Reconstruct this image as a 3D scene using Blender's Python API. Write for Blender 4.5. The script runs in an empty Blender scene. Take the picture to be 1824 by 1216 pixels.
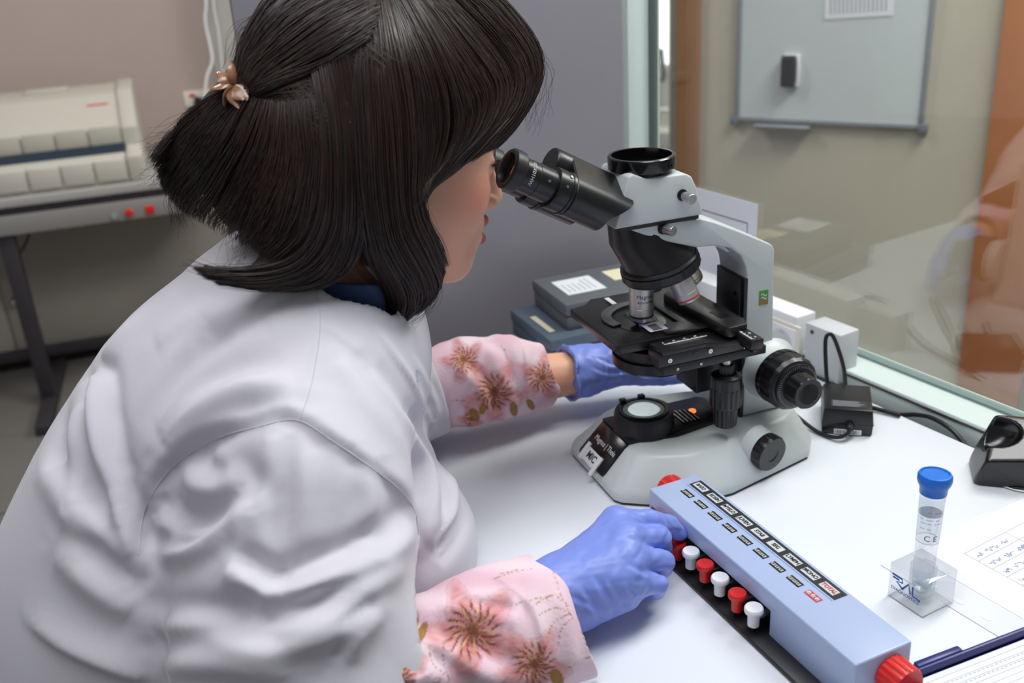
import bpy, bmesh, math, random
import numpy as np
from mathutils import Matrix, Vector
from mathutils.bvhtree import BVHTree
random.seed(7); RNG = np.random.default_rng(11)
scene = bpy.context.scene
COL = scene.collection
# ------------------------------------------------------------------ camera
ZT = 0.86                                  # table top
CAM = np.array([0.0, 0.0, ZT + 0.64])
F_PX = 1760.0
_d = np.array([268.0, 4150.0, F_PX]); _d /= np.linalg.norm(_d)
_h = np.array([0, 0, 1.0]) - _d * _d[2]; _h /= np.linalg.norm(_h)
RC = np.stack([np.cross(_h, -_d), _h, -_d])     # world = RC @ (right, down, forward)
cam_data = bpy.data.cameras.new('camera'); cam = bpy.data.objects.new('camera', cam_data); COL.objects.link(cam)
cam_data.sensor_width = 36.0; cam_data.lens = F_PX / 1824 * 36.0
cam_data.clip_start = 0.05; cam_data.clip_end = 60
_m = np.eye(4); _m[:3, 0] = RC[:, 0]; _m[:3, 1] = -RC[:, 1]; _m[:3, 2] = -RC[:, 2]; _m[:3, 3] = CAM
cam.matrix_world = Matrix(_m.tolist())
cam_data.dof.use_dof = True; cam_data.dof.focus_distance = 1.03; cam_data.dof.aperture_fstop = 5.0
scene.camera = cam
# ------------------------------------------------------------------ light
scene.view_settings.view_transform = 'Standard'; scene.view_settings.look = 'None'
scene.view_settings.gamma = 1.0; scene.view_settings.use_curve_mapping = False
scene.view_settings.exposure = -0.08
world = bpy.data.worlds.new('room_ambience'); scene.world = world; world.use_nodes = True
world.node_tree.nodes['Background'].inputs[0].default_value = (0.93, 0.95, 1.0, 1)
world.node_tree.nodes['Background'].inputs[1].default_value = 0.21
def area(name, loc, sx, sy, power, color=(1, 1, 1), rz=0, tilt=(0, 0)):
    l = bpy.data.lights.new(name, 'AREA'); l.shape = 'RECTANGLE'; l.size = sx; l.size_y = sy; l.energy = power; l.color = color
    o = bpy.data.objects.new(name, l); COL.objects.link(o); o.location = loc; o.rotation_euler = (tilt[0], tilt[1], rz); return o
area('overhead_light', (0.25, 0.75, 2.65), 1.2, 0.6, 20.5, (0.95, 0.97, 1.0), math.radians(30))
area('overhead_light', (-0.75, 0.1, 2.65), 1.2, 0.6, 9, (0.95, 0.97, 1.0), math.radians(30))
area('overhead_light', (1.5, 1.7, 2.65), 1.2, 0.6, 60, (1.0, 0.97, 0.92), math.radians(30))

area('overhead_light', (-1.1, 2.5, 2.65), 1.2, 0.6, 28, (1.0, 0.97, 0.93), math.radians(17))  # unseen lamp added to brighten the far left wall
area('overhead_light', (1.1, 4.2, 2.65), 1.2, 0.6, 45, (1.0, 0.98, 0.95), math.radians(-30))
scene.cycles.transparent_max_bounces = 32

# ------------------------------------------------------------------ helpers
def ray(px, py):
    v = RC @ np.array([px - 912, py - 608, F_PX]); return v / np.linalg.norm(v)
def at(px, py, z):
    v = ray(px, py); return CAM + v * ((z - CAM[2]) / v[2])
def proj(P):
    q = (np.asarray(P) - CAM) @ RC
    return np.stack([912 + F_PX * q[..., 0] / q[..., 2], 608 + F_PX * q[..., 1] / q[..., 2], q[..., 2]], -1)
def lin(c):
    return tuple((x / 12.92 if x <= 0.04045 else ((x + 0.055) / 1.055) ** 2.4) for x in c)
def rgb(r, g, b): return lin((r / 255, g / 255, b / 255)) + (1,)
MATS = {}
def mat(name, color, rough=0.5, metal=0.0, spec=0.5, bump=0.0, bscale=200.0, var=0.0, vscale=8.0, emit=None, estr=0.0, coat=0.0, sub=0.0, sheen=0.0):
    m = bpy.data.materials.new(name); m.use_nodes = True; MATS[name] = m
    nt = m.node_tree; b = nt.nodes['Principled BSDF']
    b.inputs['Base Color'].default_value = color; b.inputs['Roughness'].default_value = rough
    b.inputs['Metallic'].default_value = metal; b.inputs['Specular IOR Level'].default_value = spec
    b.inputs['Coat Weight'].default_value = coat; b.inputs['Sheen Weight'].default_value = sheen
    if sub: b.inputs['Subsurface Weight'].default_value = sub; b.inputs['Subsurface Radius'].default_value = (0.9, 0.35, 0.2); b.inputs['Subsurface Scale'].default_value = 0.008
    if emit: b.inputs['Emission Color'].default_value = emit; b.inputs['Emission Strength'].default_value = estr
    tc = None
    if bump or var:
        tc = nt.nodes.new('ShaderNodeTexCoord')
    if bump:
        n = nt.nodes.new('ShaderNodeTexNoise'); n.inputs['Scale'].default_value = bscale; n.inputs['Detail'].default_value = 3
        bp = nt.nodes.new('ShaderNodeBump'); bp.inputs['Strength'].default_value = bump; bp.inputs['Distance'].default_value = 0.002
        nt.links.new(tc.outputs['Object'], n.inputs['Vector']); nt.links.new(n.outputs['Fac'], bp.inputs['Height']); nt.links.new(bp.outputs['Normal'], b.inputs['Normal'])
    if var:
        n = nt.nodes.new('ShaderNodeTexNoise'); n.inputs['Scale'].default_value = vscale; n.inputs['Detail'].default_value = 4
        r = nt.nodes.new('ShaderNodeMapRange'); r.inputs[1].default_value = 0.3; r.inputs[2].default_value = 0.7; r.inputs[3].default_value = 1 - var; r.inputs[4].default_value = 1 + var
        mx = nt.nodes.new('ShaderNodeVectorMath'); mx.operation = 'SCALE'; mx.inputs[0].default_value = color[:3]
        nt.links.new(tc.outputs['Object'], n.inputs['Vector']); nt.links.new(n.outputs['Fac'], r.inputs[0]); nt.links.new(r.outputs[0], mx.inputs['Scale']); nt.links.new(mx.outputs[0], b.inputs['Base Color'])
    return m
def glass_mat(name, tint, rough=0.0, ior=1.45, fac=1.0, minr=0.0):
    # clear pane: Schlick reflection over plain transmission, the same from both faces
    m = bpy.data.materials.new(name); m.use_nodes = True; nt = m.node_tree; nt.nodes.clear(); N = nt.nodes.new; K = nt.links.new
    out = N('ShaderNodeOutputMaterial'); mix = N('ShaderNodeMixShader'); tr = N('ShaderNodeBsdfTransparent'); gl = N('ShaderNodeBsdfGlossy'); ge = N('ShaderNodeNewGeometry')
    tr.inputs['Color'].default_value = tint; gl.inputs['Roughness'].default_value = rough
    dt = N('ShaderNodeVectorMath'); dt.operation = 'DOT_PRODUCT'; K(ge.outputs['Incoming'], dt.inputs[0]); K(ge.outputs['Normal'], dt.inputs[1])
    def ma(op, a, b=None):
        n = N('ShaderNodeMath'); n.operation = op; n.use_clamp = False
        for i, x in enumerate((a, b)):
            if x is None: continue
            if isinstance(x, (int, float)): n.inputs[i].default_value = x
            else: K(x, n.inputs[i])
        return n.outputs[0]
    f0 = ((ior - 1) / (ior + 1)) ** 2
    c5 = ma('POWER', ma('SUBTRACT', 1.0, ma('ABSOLUTE', dt.outputs['Value'])), 5.0)
    fr = ma('MINIMUM', ma('ADD', ma('MULTIPLY', ma('ADD', ma('MULTIPLY', c5, 1 - f0), f0), fac), minr), 1.0)
    K(fr, mix.inputs[0]); K(tr.outputs[0], mix.inputs[1]); K(gl.outputs[0], mix.inputs[2]); K(mix.outputs[0], out.inputs[0])
    MATS[name] = m; return m

def TR(x=0, y=0, z=0): return Matrix.Translation((x, y, z))
def RZ(a): return Matrix.Rotation(a, 4, 'Z')
def RX(a): return Matrix.Rotation(a, 4, 'X')
def RY(a): return Matrix.Rotation(a, 4, 'Y')
class MB:
    def __init__(s): s.v = []; s.f = []
    def add(s, vs, fs, M=None):
        o = len(s.v)
        if M is not None: vs = [tuple(M @ Vector(p)) for p in vs]
        s.v += [tuple(p) for p in vs]; s.f += [tuple(i + o for i in f) for f in fs]; return s
    def box(s, x0, x1, y0, y1, z0, z1, M=None):
        return s.add([(x0, y0, z0), (x1, y0, z0), (x1, y1, z0), (x0, y1, z0), (x0, y0, z1), (x1, y0, z1), (x1, y1, z1), (x0, y1, z1)],
                     [(0, 3, 2, 1), (4, 5, 6, 7), (0, 1, 5, 4), (1, 2, 6, 5), (2, 3, 7, 6), (3, 0, 4, 7)], M)
    def loft(s, rings, M=None, cap0=True, cap1=True):
        n = len(rings[0]); vs = [p for r in rings for p in r]; fs = []
        for k in range(len(rings) - 1):
            for i in range(n):
                j = (i + 1) % n; fs.append((k * n + i, k * n + j, (k + 1) * n + j, (k + 1) * n + i))
        if cap0: fs.append(tuple(range(n - 1, -1, -1)))
        if cap1: fs.append(tuple((len(rings) - 1) * n + i for i in range(n)))
        return s.add(vs, fs, M)
    def prism(s, poly, z0, z1, M=None):
        return s.loft([[(x, y, z0) for x, y in poly], [(x, y, z1) for x, y in poly]], M)
    def lathe(s, prof, n=32, M=None, cap0=True, cap1=True, ribs=0, depth=0.0, ribrange=None):
        rings = []
        for k, (r, z) in enumerate(prof):
            ring = []
            nn = n
            for i in range(nn):
                a = 2 * math.pi * i / nn; rr = r
                if ribs and (ribrange is None or k in ribrange):
                    if (i % 4) >= 2: rr = r - depth
                ring.append((rr * math.cos(a), rr * math.sin(a), z))
            rings.append(ring)
        return s.loft(rings, M, cap0, cap1)
    def cyl(s, r, z0, z1, n=28, M=None): return s.lathe([(r, z0), (r, z1)], n, M)
    def tube(s, path, r, n=8, M=None):
        P = [Vector(p) for p in path]; rings = []
        up = Vector((0, 0, 1)); prev = None
        for i, p in enumerate(P):
            t = (P[min(i + 1, len(P) - 1)] - P[max(i - 1, 0)]).normalized()
            if prev is None:
                a = t.cross(up) if abs(t.z) < 0.95 else t.cross(Vector((1, 0, 0))); a.normalize()
            else: a = (prev - t * prev.dot(t)).normalized()
            prev = a; b = t.cross(a); rr = r[i] if isinstance(r, (list, tuple)) else r
            rings.append([tuple(p + a * rr * math.cos(2 * math.pi * k / n) + b * rr * math.sin(2 * math.pi * k / n)) for k in range(n)])
        return s.loft(rings, M)
    def build(s, name, m, parent=None, bevel=0.0, seg=2, smooth=35.0, bang=25.0):
        me = bpy.data.meshes.new(name); bm = bmesh.new()
        vs = [bm.verts.new(p) for p in s.v]
        for f in s.f:
            try: bm.faces.new([vs[i] for i in f])
            except ValueError: pass
        bmesh.ops.recalc_face_normals(bm, faces=bm.faces)
        if bevel:
            es = [e for e in bm.edges if len(e.link_faces) == 2 and e.calc_face_angle(0) > math.radians(bang)]
            bmesh.ops.bevel(bm, geom=es, offset=bevel, segments=seg, affect='EDGES', profile=0.5, clamp_overlap=True)
        bm.to_mesh(me); bm.free()
        return link(name, me, m, parent, smooth)
def link(name, me, m, parent=None, smooth=35.0):
    if smooth:
        me.shade_smooth(); me.set_sharp_from_angle(angle=math.radians(smooth))
    if m is not None: me.materials.append(m if not isinstance(m, str) else MATS[m])
    o = bpy.data.objects.new(name, me); COL.objects.link(o)
    if parent is not None: o.parent = parent
    return o
def tag(o, label=None, cat=None, group=None, kind=None):
    if label: o['label'] = label
    if cat: o['category'] = cat
    if group: o['group'] = group
    if kind: o['kind'] = kind
    return o
def empty(name, loc=(0, 0, 0), rz=0.0, label=None, cat=None, group=None, kind=None):
    o = bpy.data.objects.new(name, None); COL.objects.link(o); o.empty_display_size = 0.05
    o.location = loc; o.rotation_euler = (0, 0, rz); return tag(o, label, cat, group, kind)
def clone(o, parent=None):
    c = o.copy(); COL.objects.link(c); c.parent = parent
    for ch in list(o.children): clone(ch, c)
    return c
def spline(pts, n=40):
    P = np.array(pts, float); k = len(P); out = []
    for t in np.linspace(0, k - 1, n):
        i = min(int(t), k - 2); u = t - i
        p0 = P[max(i - 1, 0)]; p1 = P[i]; p2 = P[i + 1]; p3 = P[min(i + 2, k - 1)]
        out.append(0.5 * ((2 * p1) + (-p0 + p2) * u + (2 * p0 - 5 * p1 + 4 * p2 - p3) * u * u + (-p0 + 3 * p1 - 3 * p2 + p3) * u ** 3))
    return [tuple(p) for p in out]
def text(name, s, size, m, parent, M, align='CENTER', extrude=0.0001, bold=0.0, sx=1.0):
    cu = bpy.data.curves.new(name, 'FONT'); cu.body = s; cu.size = size; cu.align_x = align; cu.align_y = 'CENTER'; cu.extrude = extrude; cu.offset = bold; cu.resolution_u = 3
    t = bpy.data.objects.new(name, cu); COL.objects.link(t); dg = bpy.context.evaluated_depsgraph_get()
    me = bpy.data.meshes.new_from_object(t.evaluated_get(dg)); bpy.data.objects.remove(t); bpy.data.curves.remove(cu)
    me.transform(M @ Matrix.Diagonal((sx, 1, 1, 1))); return link(name, me, m, parent, 0)
def strip(path, w, up=(0, 0, 1)):      # flat ribbon of width w
    P = [Vector(p) for p in path]; U = Vector(up); vs = []; fs = []
    for i, p in enumerate(P):
        t = (P[min(i + 1, len(P) - 1)] - P[max(i - 1, 0)]).normalized(); a = t.cross(U).normalized() * w / 2
        vs += [tuple(p - a), tuple(p + a)]
    for i in range(len(P) - 1): fs.append((2 * i, 2 * i + 1, 2 * i + 3, 2 * i + 2))
    return vs, fs

# ------------------------------------------------------------------ materials
mat('white_lam', rgb(224, 228, 235), 0.42, bump=0.02, bscale=400)
mat('scope_grey', rgb(196, 203, 203), 0.38, bump=0.05, bscale=900)
mat('black_plastic', rgb(20, 20, 23), 0.34, bump=0.03, bscale=700)
mat('black_satin', rgb(15, 15, 18), 0.42)
mat('black_gloss', rgb(12, 12, 14), 0.16)
mat('black_metal', rgb(24, 22, 24), 0.3, bump=0.03, bscale=900)
mat('dark_rubber', rgb(30, 32, 36), 0.5)
mat('chrome', rgb(205, 203, 200), 0.22, metal=1.0)
mat('steel', rgb(188, 186, 184), 0.3, metal=1.0)
mat('satin_steel', rgb(206, 204, 202), 0.38, metal=0.85)
mat('white_print', rgb(225, 228, 232), 0.6)
mat('grey_print', rgb(150, 152, 156), 0.6)
mat('black_print', rgb(22, 22, 26), 0.6)
mat('red_print', rgb(196, 40, 60), 0.6)
mat('blue_print', rgb(28, 84, 160), 0.6)
mat('white_plastic', rgb(236, 236, 238), 0.32)
mat('cream_plastic', rgb(232, 226, 212), 0.4)
mat('red_plastic', rgb(214, 40, 36), 0.3)
mat('counter_blue', rgb(168, 183, 217), 0.27, bump=0.02, bscale=900)
mat('paper', rgb(232, 233, 242), 0.7, bump=0.1, bscale=60)
mat('wall_pink', rgb(188, 172, 165), 0.75, var=0.03, vscale=2.0)
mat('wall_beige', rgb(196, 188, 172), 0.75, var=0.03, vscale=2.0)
mat('panel_grey', rgb(140, 137, 144), 0.3, bump=0.03, bscale=120, var=0.04, vscale=3.0)
mat('frame_white', rgb(214, 226, 222), 0.35)
mat('floor_grey', rgb(116, 113, 109), 0.4, var=0.05, vscale=3.0)
mat('wood', rgb(156, 110, 70), 0.42, var=0.12, vscale=5.0)
mat('bench_dark', rgb(52, 48, 54), 0.5)
mat('machine_beige', rgb(186, 183, 172), 0.5)
mat('metal_dark', rgb(60, 56, 62), 0.45)
mat('box_grey', rgb(96, 100, 104), 0.45, bump=0.05, bscale=500)
mat('box_blue', rgb(84, 98, 112), 0.45, bump=0.05, bscale=500)
mat('label_cream', rgb(226, 216, 186), 0.7)
mat('navy', rgb(26, 34, 110), 0.35)
mat('cap_blue', rgb(24, 112, 208), 0.33)
mat('board_white', rgb(206, 213, 216), 0.22)
mat('frame_grey', rgb(140, 145, 152), 0.4)
# ------------------------------------------------------------------ setting
MB().box(-6, 6, -3, 8, -0.05, 0).build('floor', 'floor_grey', smooth=0)
fl = bpy.data.objects['floor']; tag(fl, 'grey polished floor under the far bench', kind='structure')
for i in range(-6, 6):      # floor tiles of the far aisle, thin joints proud by nothing: each tile its own slab
    for j in range(5, 9):
        x0, y0 = i * 0.5, j * 0.5
        if not (-3 < x0 < -0.3): continue
        if 'tile_me' not in globals():
            t = MB().box(0.0015, 0.4985, 0.0015, 0.4985, 0, 0.004).build('floor_tile', 'floor_grey', fl, smooth=0); tile_me = t.data
        else:
            t = bpy.data.objects.new('floor_tile', tile_me); COL.objects.link(t); t.parent = fl
        t.location = (x0, y0, 0)
# far left wall frame: s along the wall, d away from camera
_a = math.radians(17); WO = at(150, 340, 0.76); WM = TR(WO[0], WO[1], 0) @ RZ(_a)
tag(MB().box(-3.0, 0.50, 0.6, 0.72, 0, 2.8, WM).build('wall_left', 'wall_pink', smooth=0), 'pinkish beige plaster wall behind the far bench', kind='structure')
tag(MB().box(0.50, 1.9, 0.45, 0.72, 0, 2.8, WM).build('wall_back', mat('wall_pale', rgb(176, 174, 168), 0.6), smooth=0), 'pale grey wall section beside the hanging cords', kind='structure')
# grey partition behind the table
PG = at(740, 600, ZT); PM = TR(PG[0], PG[1], 0) @ RZ(math.radians(19.0))
tag(MB().box(-0.215, 0.40, 0.0, 0.03, 0, 2.7, PM).build('wall_partition', 'panel_grey', bevel=0.002), 'smooth grey partition panel behind the microscope and boxes', kind='structure')
# glass partition frame: k away from camera, t along the glass
_g = math.radians(29.6); GN = np.array([math.cos(_g), math.sin(_g)]); GT = np.array([-GN[1], GN[0]])
GM = RZ(_g)      # local x = k, y = t
win = empty('window_1', (0, 0, 0), 0, 'large glass partition with pale frame along the table edge', kind='structure')
MB().box(1.103, 1.109, -0.9, 1.41, ZT + 0.018, 2.7, GM).build('pane', glass_mat('pane_glass', (0.93, 0.955, 0.945, 1), 0.01, 1.5, 1.9, 0.045), win, smooth=0)
MB().box(1.047, 1.125, -0.9, 1.40, ZT - 0.02, ZT + 0.020, GM).build('sill', 'frame_white', win, bevel=0.002)
MB().box(1.098, 1.114, -0.9, 1.40, ZT + 0.0195, ZT + 0.024, GM).build('glass_seal', mat('seal', rgb(120, 140, 138), 0.5), win, smooth=0)
MB().box(1.050, 1.10, -0.9, 1.40, 0, ZT + 0.012, GM).build('lower_panel', 'white_plastic', win, smooth=0)
MB().box(1.045, 1.052, -0.9, 1.40, ZT + 0.0125, ZT + 0.0155, GM).build('dark_line', 'metal_dark', win, smooth=0)  # thin dark strip along the front of the sill
MB().box(1.055, 1.125, 1.395, 1.437, 0, 2.7, GM).build('post', 'frame_white', win, bevel=0.003)
MB().box(1.099, 1.114, 1.388, 1.396, ZT, 2.7, GM).build('post_seal', mat('seal_dark', rgb(86, 96, 94), 0.4), win, smooth=0)
# room beyond the glass
BO = at(1312, 213, 0.92); BM_ = TR(BO[0], BO[1], 0) @ RZ(math.radians(-32.5))   # x along the wall, y away
tag(MB().box(-0.13, 0.70, 0.0, 0.1, 0, 2.8, BM_).build('wall_beyond', 'wall_beige', smooth=0), 'beige wall carrying the whiteboard beyond the glass', kind='structure')
t1 = empty('trim_1', tuple(BM_ @ Vector((-0.16, 0, 0))), math.radians(-32.5), 'brown wooden door post left of the whiteboard', kind='structure')
MB().box(-0.022, 0.045, -0.03, 0.1, 0, 2.8).build('wood_post', 'wood', t1, bevel=0.002)
MB().box(-0.052, -0.022, -0.012, 0.1, 0, 2.8).build('wood_jamb', mat('jamb', rgb(134, 118, 96), 0.5), t1, bevel=0.002)
t2 = empty('trim_2', tuple(BM_ @ Vector((0.69, 0, 0))), math.radians(-32.5), 'orange wooden door panel at right beyond the glass', kind='structure')
MB().box(0.0, 0.165, -0.03, 0.1, 0, 2.8).build('wood_panel', mat('wood_orange', rgb(192, 120, 72), 0.4, var=0.1, vscale=4.0), t2, bevel=0.002)
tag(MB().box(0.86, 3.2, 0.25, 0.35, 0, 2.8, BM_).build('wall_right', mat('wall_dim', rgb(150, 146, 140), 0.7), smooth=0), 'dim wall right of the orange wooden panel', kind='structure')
# bright window seen through the gap
tag(MB().box(-1.9, 0.2, 2.2, 2.3, 0, 2.8, BM_).build('wall_far', mat('wall_far_w', rgb(206, 202, 192), 0.7), smooth=0), 'far pale wall behind the glass gap', kind='structure')
w2 = empty('window_2', tuple(BM_ @ Vector((-0.75, 2.15, 0))), math.radians(-32.5), 'bright far window glimpsed through the narrow gap', kind='structure')
MB().box(-0.55, 0.5, 0.0, 0.04, 0.76, 2.4).build('pane', mat('daylight', rgb(250, 252, 255), 0.5, emit=(1, 1, 1, 1), estr=1.6), w2, smooth=0)
MB().box(-0.56, -0.43, -0.08, -0.01, 0.40, 1.02).build('shutter', mat('shutter', rgb(196, 194, 184), 0.5), w2, bevel=0.004)
MB().box(-0.6, 0.6, -0.1, 0.05, 0.34, 0.42).build('ledge', 'cream_plastic', w2, bevel=0.004)
MB().tube([(-0.6, -0.15, 0.545), (0.5, -0.15, 0.560)], 0.012).build('rail', 'white_plastic', w2)
MB().tube(spline([(-0.40, -0.03, 0.84), (-0.385, -0.05, 0.78), (-0.375, -0.05, 0.72), (-0.39, -0.03, 0.68)], 12), 0.014).build('window_handle', 'black_satin', w2)

# ------------------------------------------------------------------ whiteboard
wb = empty('whiteboard', tuple(BM_ @ Vector((0, 0, 0.92))), math.radians(-32.5), 'white dry-erase board with grey frame on the wall beyond the glass', 'whiteboard')
MB().box(0.008, 0.515, -0.014, -0.001, 0.008, 0.9).build('board', 'board_white', wb, smooth=0)
for nm, b in (('frame_rail', (0.0, 0.525, 0.0, 0.012)), ('frame_rail', (0.0, 0.525, 0.9, 0.912)), ('frame_stile', (0.0, 0.012, 0.0, 0.912)), ('frame_stile', (0.513, 0.525, 0.0, 0.912))):
    MB().box(b[0], b[1], -0.020, -0.001, b[2], b[3]).build(nm, 'frame_grey', wb, bevel=0.002)
for cx_ in (0.0, 0.525):
    for cz_ in (0.0, 0.912):
        MB().box(cx_ - 0.013, cx_ + 0.013, -0.023, -0.001, cz_ - 0.013, cz_ + 0.013).build('corner_cap', mat('corner', rgb(112, 118, 126), 0.4) if 'corner' not in MATS else 'corner', wb, bevel=0.004)
MB().box(0.065, 0.225, -0.05, -0.001, -0.010, -0.004).build('pen_tray', 'frame_grey', wb, bevel=0.002)
er = empty('board_eraser', tuple(BM_ @ Vector((0.162, -0.0145, 1.068))), math.radians(-32.5), 'black and white magnetic eraser stuck on the whiteboard', 'eraser')
MB().box(-0.024, 0.024, -0.014, 0, -0.044, 0.044).build('felt_pad', 'white_plastic', er, bevel=0.003)
MB().loft([[(x * s, -y, z * s) for x, z in ((-0.024, -0.044), (0.016, -0.044), (0.019, -0.02), (0.019, 0.02), (0.016, 0.044), (-0.024, 0.044))] for y, s in ((0.014, 1.0), (0.03, 0.97), (0.035, 0.86))]).build('grip', 'black_satin', er, bevel=0.003)
sh = empty('printed_sheet', tuple(BM_ @ Vector((0.335, -0.0155, 1.21))), math.radians(-32.5), 'white printed table sheet held on the whiteboard top', 'paper')
MB().box(-0.09, 0.09, -0.0008, 0, 0.0, 0.25, RY(-0.05)).build('sheet', 'paper', sh, smooth=0)
g = MB()
for i in range(14): g.box(-0.075 + i * 0.011, -0.075 + i * 0.011 + 0.0035, -0.0012, -0.0008, 0.012, 0.22, RY(-0.05))
g.build('print_columns', 'grey_print', sh, smooth=0)

# ------------------------------------------------------------------ far bench with analyser
bn = empty('lab_bench', tuple(WM @ Vector((0, 0, 0))), _a, 'grey lab bench with dark edge along the far wall', 'bench')
MB().box(-1.6, 0.52, 0.0, 0.44, 0.735, 0.765).build('worktop', mat('bench_top', rgb(170, 168, 166), 0.35), bn, bevel=0.003)
MB().box(-1.6, 0.52, 0.012, 0.42, 0.708, 0.735).build('dark_rail', 'bench_dark', bn, bevel=0.002)
MB().box(-1.6, 0.52, 0.004, 0.05, 0.642, 0.708).build('apron', mat('bench_apron', rgb(140, 138, 136), 0.4), bn, bevel=0.003)
MB().lathe([(0.013, 0), (0.013, 0.012), (0.010, 0.016)], 20, TR(0.125, 0.004, 0.668) @ RX(math.pi / 2)).build('red_button', 'red_plastic', bn)
MB().box(0.178, 0.206, -0.004, 0.004, 0.654, 0.682).build('red_switch', 'red_plastic', bn, bevel=0.002)
MB().lathe([(0.010, 0), (0.010, 0.01)], 16, TR(0.075, 0.004, 0.662) @ RX(math.pi / 2)).build('grey_button', 'grey_print', bn)
for sx in (-0.275, -1.4, 0.46):
    MB().box(sx - 0.025, sx + 0.025, 0.02, 0.07, 0.03, 0.66).build('leg', 'bench_dark', bn, bevel=0.003)
    MB().box(sx - 0.025, sx + 0.025, -0.22, 0.42, 0.0, 0.04).build('foot', 'bench_dark', bn, bevel=0.003)
MB().box(-1.6, 0.48, 0.38, 0.41, 0.06, 0.10).build('crossbar', 'bench_dark', bn, bevel=0.003)
cb = empty('base_cabinet', tuple(WM @ Vector((-0.25, 0.43, 0))), _a, 'pale cabinet with round chrome knob under the far bench', 'cabinet')
MB().box(-1.2, 0.72, 0.01, 0.16, 0.06, 0.62).build('body', mat('cab_beige', rgb(168, 162, 152), 0.55), cb, bevel=0.003)
MB().box(-0.16, 0.70, 0.0, 0.01, 0.075, 0.61).build('door', 'cab_beige', cb, bevel=0.003)
MB().box(-1.18, -0.17, 0.0, 0.01, 0.075, 0.61).build('door', 'cab_beige', cb, bevel=0.003)
MB().lathe([(0.006, 0), (0.006, 0.012), (0.016, 0.018), (0.018, 0.026), (0.012, 0.034), (0.0, 0.036)], 20, TR(-0.125, 0.0, 0.29) @ RX(math.pi / 2), cap1=False).build('knob', 'chrome', cb)
an = empty('analyser', tuple(WM @ Vector((0.15, 0.03, 0.7652))), _a, 'beige bench-top analyser with a row of hinged flaps', 'analyser')
prof = [(0.0, 0.0), (0.0, 0.085), (0.05, 0.105), (0.05, 0.175), (0.075, 0.19), (0.17, 0.275), (0.36, 0.29), (0.36, 0.0)]
MB().loft([[(x, y, z) for y, z in prof] for x in (-1.0, 0.0)]).build('housing', 'machine_beige', an, bevel=0.006)
MB().loft([[(x, y, z) for y, z in [(-0.01, 0.0), (-0.01, 0.09), (0.04, 0.112), (0.04, 0.18), (0.07, 0.2), (0.17, 0.285), (0.37, 0.30), (0.37, 0.0)]] for x in (0.0, 0.055)]).build('end_panel', 'machine_beige', an, bevel=0.01)
MB().box(-1.0, 0.0, 0.03, 0.046, 0.086, 0.128).build('dark_slot', mat('slot', rgb(56, 70, 84), 0.4), an, smooth=0)
for i in range(8):
    x1 = -0.006 - i * 0.104
    MB().box(x1 - 0.097, x1, 0.036, 0.052, 0.124, 0.186).build('flap', 'machine_beige', an, bevel=0.004)
    MB().box(x1 - 0.097, x1, -0.012, 0.004, 0.012, 0.082).build('tray_front', mat('tray_beige', rgb(196, 193, 183), 0.5) if 'tray_beige' not in MATS else 'tray_beige', an, bevel=0.005)
MB().box(-0.10, -0.03, 0, 0.001, -0.004, 0.004, TR(0, 0.138, 0.2465) @ RX(math.radians(-49))).build('brand_mark', 'red_print', an, smooth=0)
MB().box(-0.30, -0.16, 0.27, 0.34, 0.280, 0.296).build('top_tab', 'machine_beige', an, bevel=0.004)
tag(MB().tube(spline([tuple(WM @ Vector(p)) for p in [(-0.262, 0.1, 0.65), (-0.22, 0.14, 0.62), (-0.25, 0.16, 0.56), (-0.29, 0.12, 0.52)]], 16), 0.004).build('bench_cable', 'dark_rubber'), 'thin dark cable hanging under the far bench', 'cable')
# wall socket and hanging cords
so = empty('wall_socket', tuple(WM @ Vector((0.43, 0.6, 0.94))), _a, 'small white wall socket panel with black plug behind her hair', 'socket')
MB().box(-0.062, 0.055, -0.012, 0, -0.03, 0.03).build('plate', 'cream_plastic', so, bevel=0.003)
MB().box(-0.04, -0.02, -0.015, -0.01, 0.008, 0.02).build('red_mark', 'red_plastic', so, smooth=0)
MB().loft([[(x, y, z) for x, z in ((-0.03, -0.018), (0.03, -0.03), (0.035, -0.01), (-0.02, 0.012))] for y in (-0.05, -0.012)]).build('plug', 'black_satin', so, bevel=0.004)
def wpt(px, py, d):
    v = ray(px, py); wd = np.array([-math.sin(_a), math.cos(_a), 0]); c = CAM - np.array([WO[0], WO[1], 0]); t = (d - c @ wd) / (v @ wd); return tuple(CAM + v * t)
tag(MB().tube(spline([wpt(366, -120, .42), wpt(367, 0, .42), wpt(366, 40, .42), wpt(378, 105, .41), wpt(368, 140, .4), wpt(363, 205, .4), wpt(361, 240, .42)], 40), 0.005).build('hanging_cord', 'white_plastic'), 'thick white cord hanging down the far wall', 'cord')
tag(MB().tube(spline([wpt(378, -120, .43), wpt(380, 0, .43), wpt(390, 60, .43), wpt(398, 140, .43)], 24), 0.003).build('hanging_cord', 'white_plastic'), 'thin white cord beside the thicker hanging cord', 'cord')
tag(MB().tube(spline([wpt(441, -120, .43), wpt(442, 0, .43), wpt(446, 60, .43)], 24), 0.003).build('hanging_cord', 'white_plastic'), 'white cord close to the crown of her hair', 'cord')

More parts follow.
